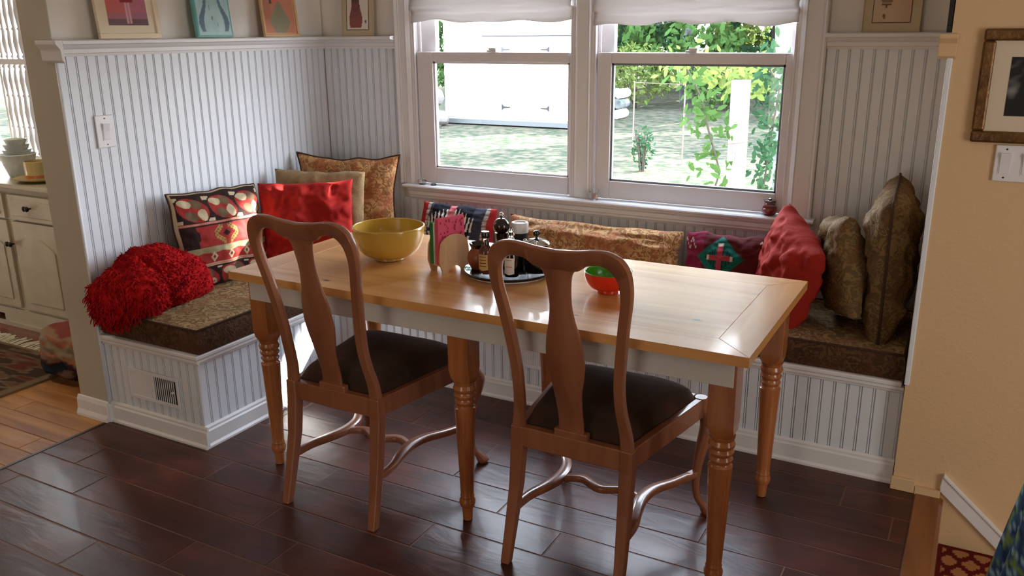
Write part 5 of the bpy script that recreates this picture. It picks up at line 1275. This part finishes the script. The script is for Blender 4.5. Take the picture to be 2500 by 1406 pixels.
# woodpile
wp = random.Random(8)
for k in range(15):
    c = (-5.0+0.23*(k//3), 14.4+0.05*(k % 3), GZ+0.001+0.215*(k % 3)); r_ = 0.100
    o = MB().lathe([(r_, -0.25), (r_*1.05, 0), (r_*0.95, 0.25)], n=10, axis='y').build('log', M['bark'] if k % 2 else M['post'], loc=(c[0], c[1], c[2]+r_)); o.rotation_euler = (0, 0, 0)
    tag(o, 'split log in the pale woodpile at the back of the yard', 'log', 'logs in the woodpile')
# near white post with wires, tree trunk and vine
pst = empty('white_post', (1.745, 1.6, GZ), 'white weathered square post outside the right window', 'post'); pst.rotation_euler = (0, math.radians(-0.5), 0)
MB().box(-0.046, 0.046, -0.045, 0.045, 0, 1.565).build('shaft', M['post'], pst, bevel=0.004)
MB().tube([(-0.05, -0.05, 1.20), (0.0, -0.052, 1.205), (0.052, -0.05, 1.215), (0.05, 0.05, 1.21), (-0.05, 0.05, 1.20), (-0.05, -0.05, 1.20)], 0.003, n=5).build('wire_loop', M['wire'], pst)
MB().tube([(-0.012, -0.052, 1.2), (-0.02, -0.056, 1.16), (-0.008, -0.056, 1.10), (-0.014, -0.054, 1.16), (0.002, -0.056, 1.18), (0.0, -0.055, 1.09)], 0.0025, n=5).build('wire_twist', M['wire'], pst)
MB().tube([(-0.05, -0.05, 0.905), (-0.008, -0.053, 0.89), (0.04, -0.052, 0.93), (0.05, -0.04, 0.935)], 0.0028, n=5).build('wire_loop', M['wire'], pst)
MB().tube([(-0.008, -0.053, 0.89), (-0.002, -0.056, 0.84), (-0.006, -0.055, 0.74)], 0.003, n=5).build('wire_twist', M['wire'], pst)
MB().lathe([(0.006, 0.0), (0.005, 0.003)], c=(-0.022, -0.046, 0.79), n=12, axis='y').build('bolt', M['iron'], pst)
tk = empty('tree', (1.965, 2.05, GZ), 'pale blue-grey tree trunk outside the right window', 'tree')
mb = MB(); ptsT = []; n = 40; vs = []; N_ = 26
for j in range(n+1):
    z = j*4.2/n
    for k in range(N_):
        a = 2*PI*k/N_; r_ = (0.125-0.008*z)*(1+0.10*noise.noise(Vector((math.cos(a)*2.5, math.sin(a)*2.5, z*2)))+0.06*math.sin(9*a+z)); vs.append((-0.075*(z-1.2)/1.2+r_*math.cos(a), r_*math.sin(a), z))
mb.add(vs, [(j*N_+k, j*N_+(k+1) % N_, (j+1)*N_+(k+1) % N_, (j+1)*N_+k) for j in range(n) for k in range(N_)]); mb.build('trunk', M['bark'], tk, smooth=True)
def vine(name, pts, nl, spread, ls, m_, label, seed):
    r_ = random.Random(seed); o0 = Vector(pts[0]); e = empty(name, tuple(o0), label, 'vine'); P_ = [Vector(p)-o0 for p in pts]
    MB().tube([tuple(p) for p in P_], 0.006, n=6).build('stem', M['darkbark'], e)
    mb = MB()
    for k in range(nl):
        s = r_.random()*(len(P_)-1); i = int(s); p = P_[i].lerp(P_[i+1], s-i)+Vector((r_.gauss(0, spread[0]), r_.gauss(0, spread[1]), r_.gauss(0, spread[2]))); d = (Vector((0, -1, 0.3))+rv(r_)*0.7).normalized(); leaf_mesh(mb, p, d, ls*r_.uniform(.6, 1.3), r_)
    f = mb.build('leaves', m_, e); f['kind'] = 'stuff'
vine('climbing_vine', [(1.50, 1.55, GZ), (1.56, 1.5, 0.3), (1.66, 1.52, 0.72), (1.58, 1.52, 0.95), (1.52, 1.52, 1.15), (1.44, 1.5, 1.30)], 210, (0.07, 0.05, 0.05), 0.032, M['leafA'], 'leafy green vine hanging left of the white post', 71)
vine('climbing_vine', [(1.90, 1.75, GZ), (1.90, 1.72, 0.3), (1.88, 1.7, 0.6), (1.90, 1.72, 0.9), (1.92, 1.75, 1.2), (1.82, 1.75, 1.36)], 420, (0.055, 0.04, 0.08), 0.028, M['leafB'], 'dense green vine climbing between the white post and the trunk', 72)
vine('leafy_branch', [(1.93, 2.05, 1.30), (1.7, 2.5, 1.22), (1.5, 2.6, 1.18), (1.3, 2.7, 1.24), (1.1, 2.8, 1.28), (0.9, 3.0, 1.25)], 280, (0.10, 0.08, 0.06), 0.04, M['leafC'], 'yellow-green leafy branch reaching across the right window view', 73)
# tall unseen tree, crown shaped to block sun except gaps for the sun patches
def shade_tree():
    r_ = random.Random(99); TXs, TYs = 8.2, 7.6; e = empty('shade_tree', (TXs, TYs, GZ), 'tall unseen tree right of the yard, its crown shaped to shade the right window', 'tree')
    MB().tube([(0, 0, 0), (-0.1, 0, 3.0), (-0.4, -0.1, 5.6), (-1.0, -0.3, 7.3), (-1.9, -0.4, 8.6)], [0.25, 0.22, 0.17, 0.10, 0.04], n=12).build('trunk', M['darkbark'], e, smooth=True)
    gaps = [(1.18, 1.05, 0.21, 0.11), (0.745, 1.45, 0.11, 0.14), (0.72, 1.28, 0.07, 0.03), (0.70, 1.20, 0.05, 0.02)]
    mb = MB(); k = 0
    while k < 9500:
        y = 7.2+r_.uniform(-0.8, 0.8); wx = r_.uniform(0.25, 2.75); wz = r_.uniform(0.35, 2.25); k += 1
        if any(((wx-a)/c)**2+((wz-b)/d)**2 < (1+0.4*noise.noise(Vector((wx*9, wz*9, 0))))**2 for a, b, c, d in gaps): continue
        p = Vector((wx+0.70*y-TXs, y-TYs, wz+0.93*y-GZ)); leaf_mesh(mb, p, rv(r_), r_.uniform(.04, .075), r_)
    f = mb.build('foliage', M['leafA'], e); f['kind'] = 'stuff'
shade_tree()
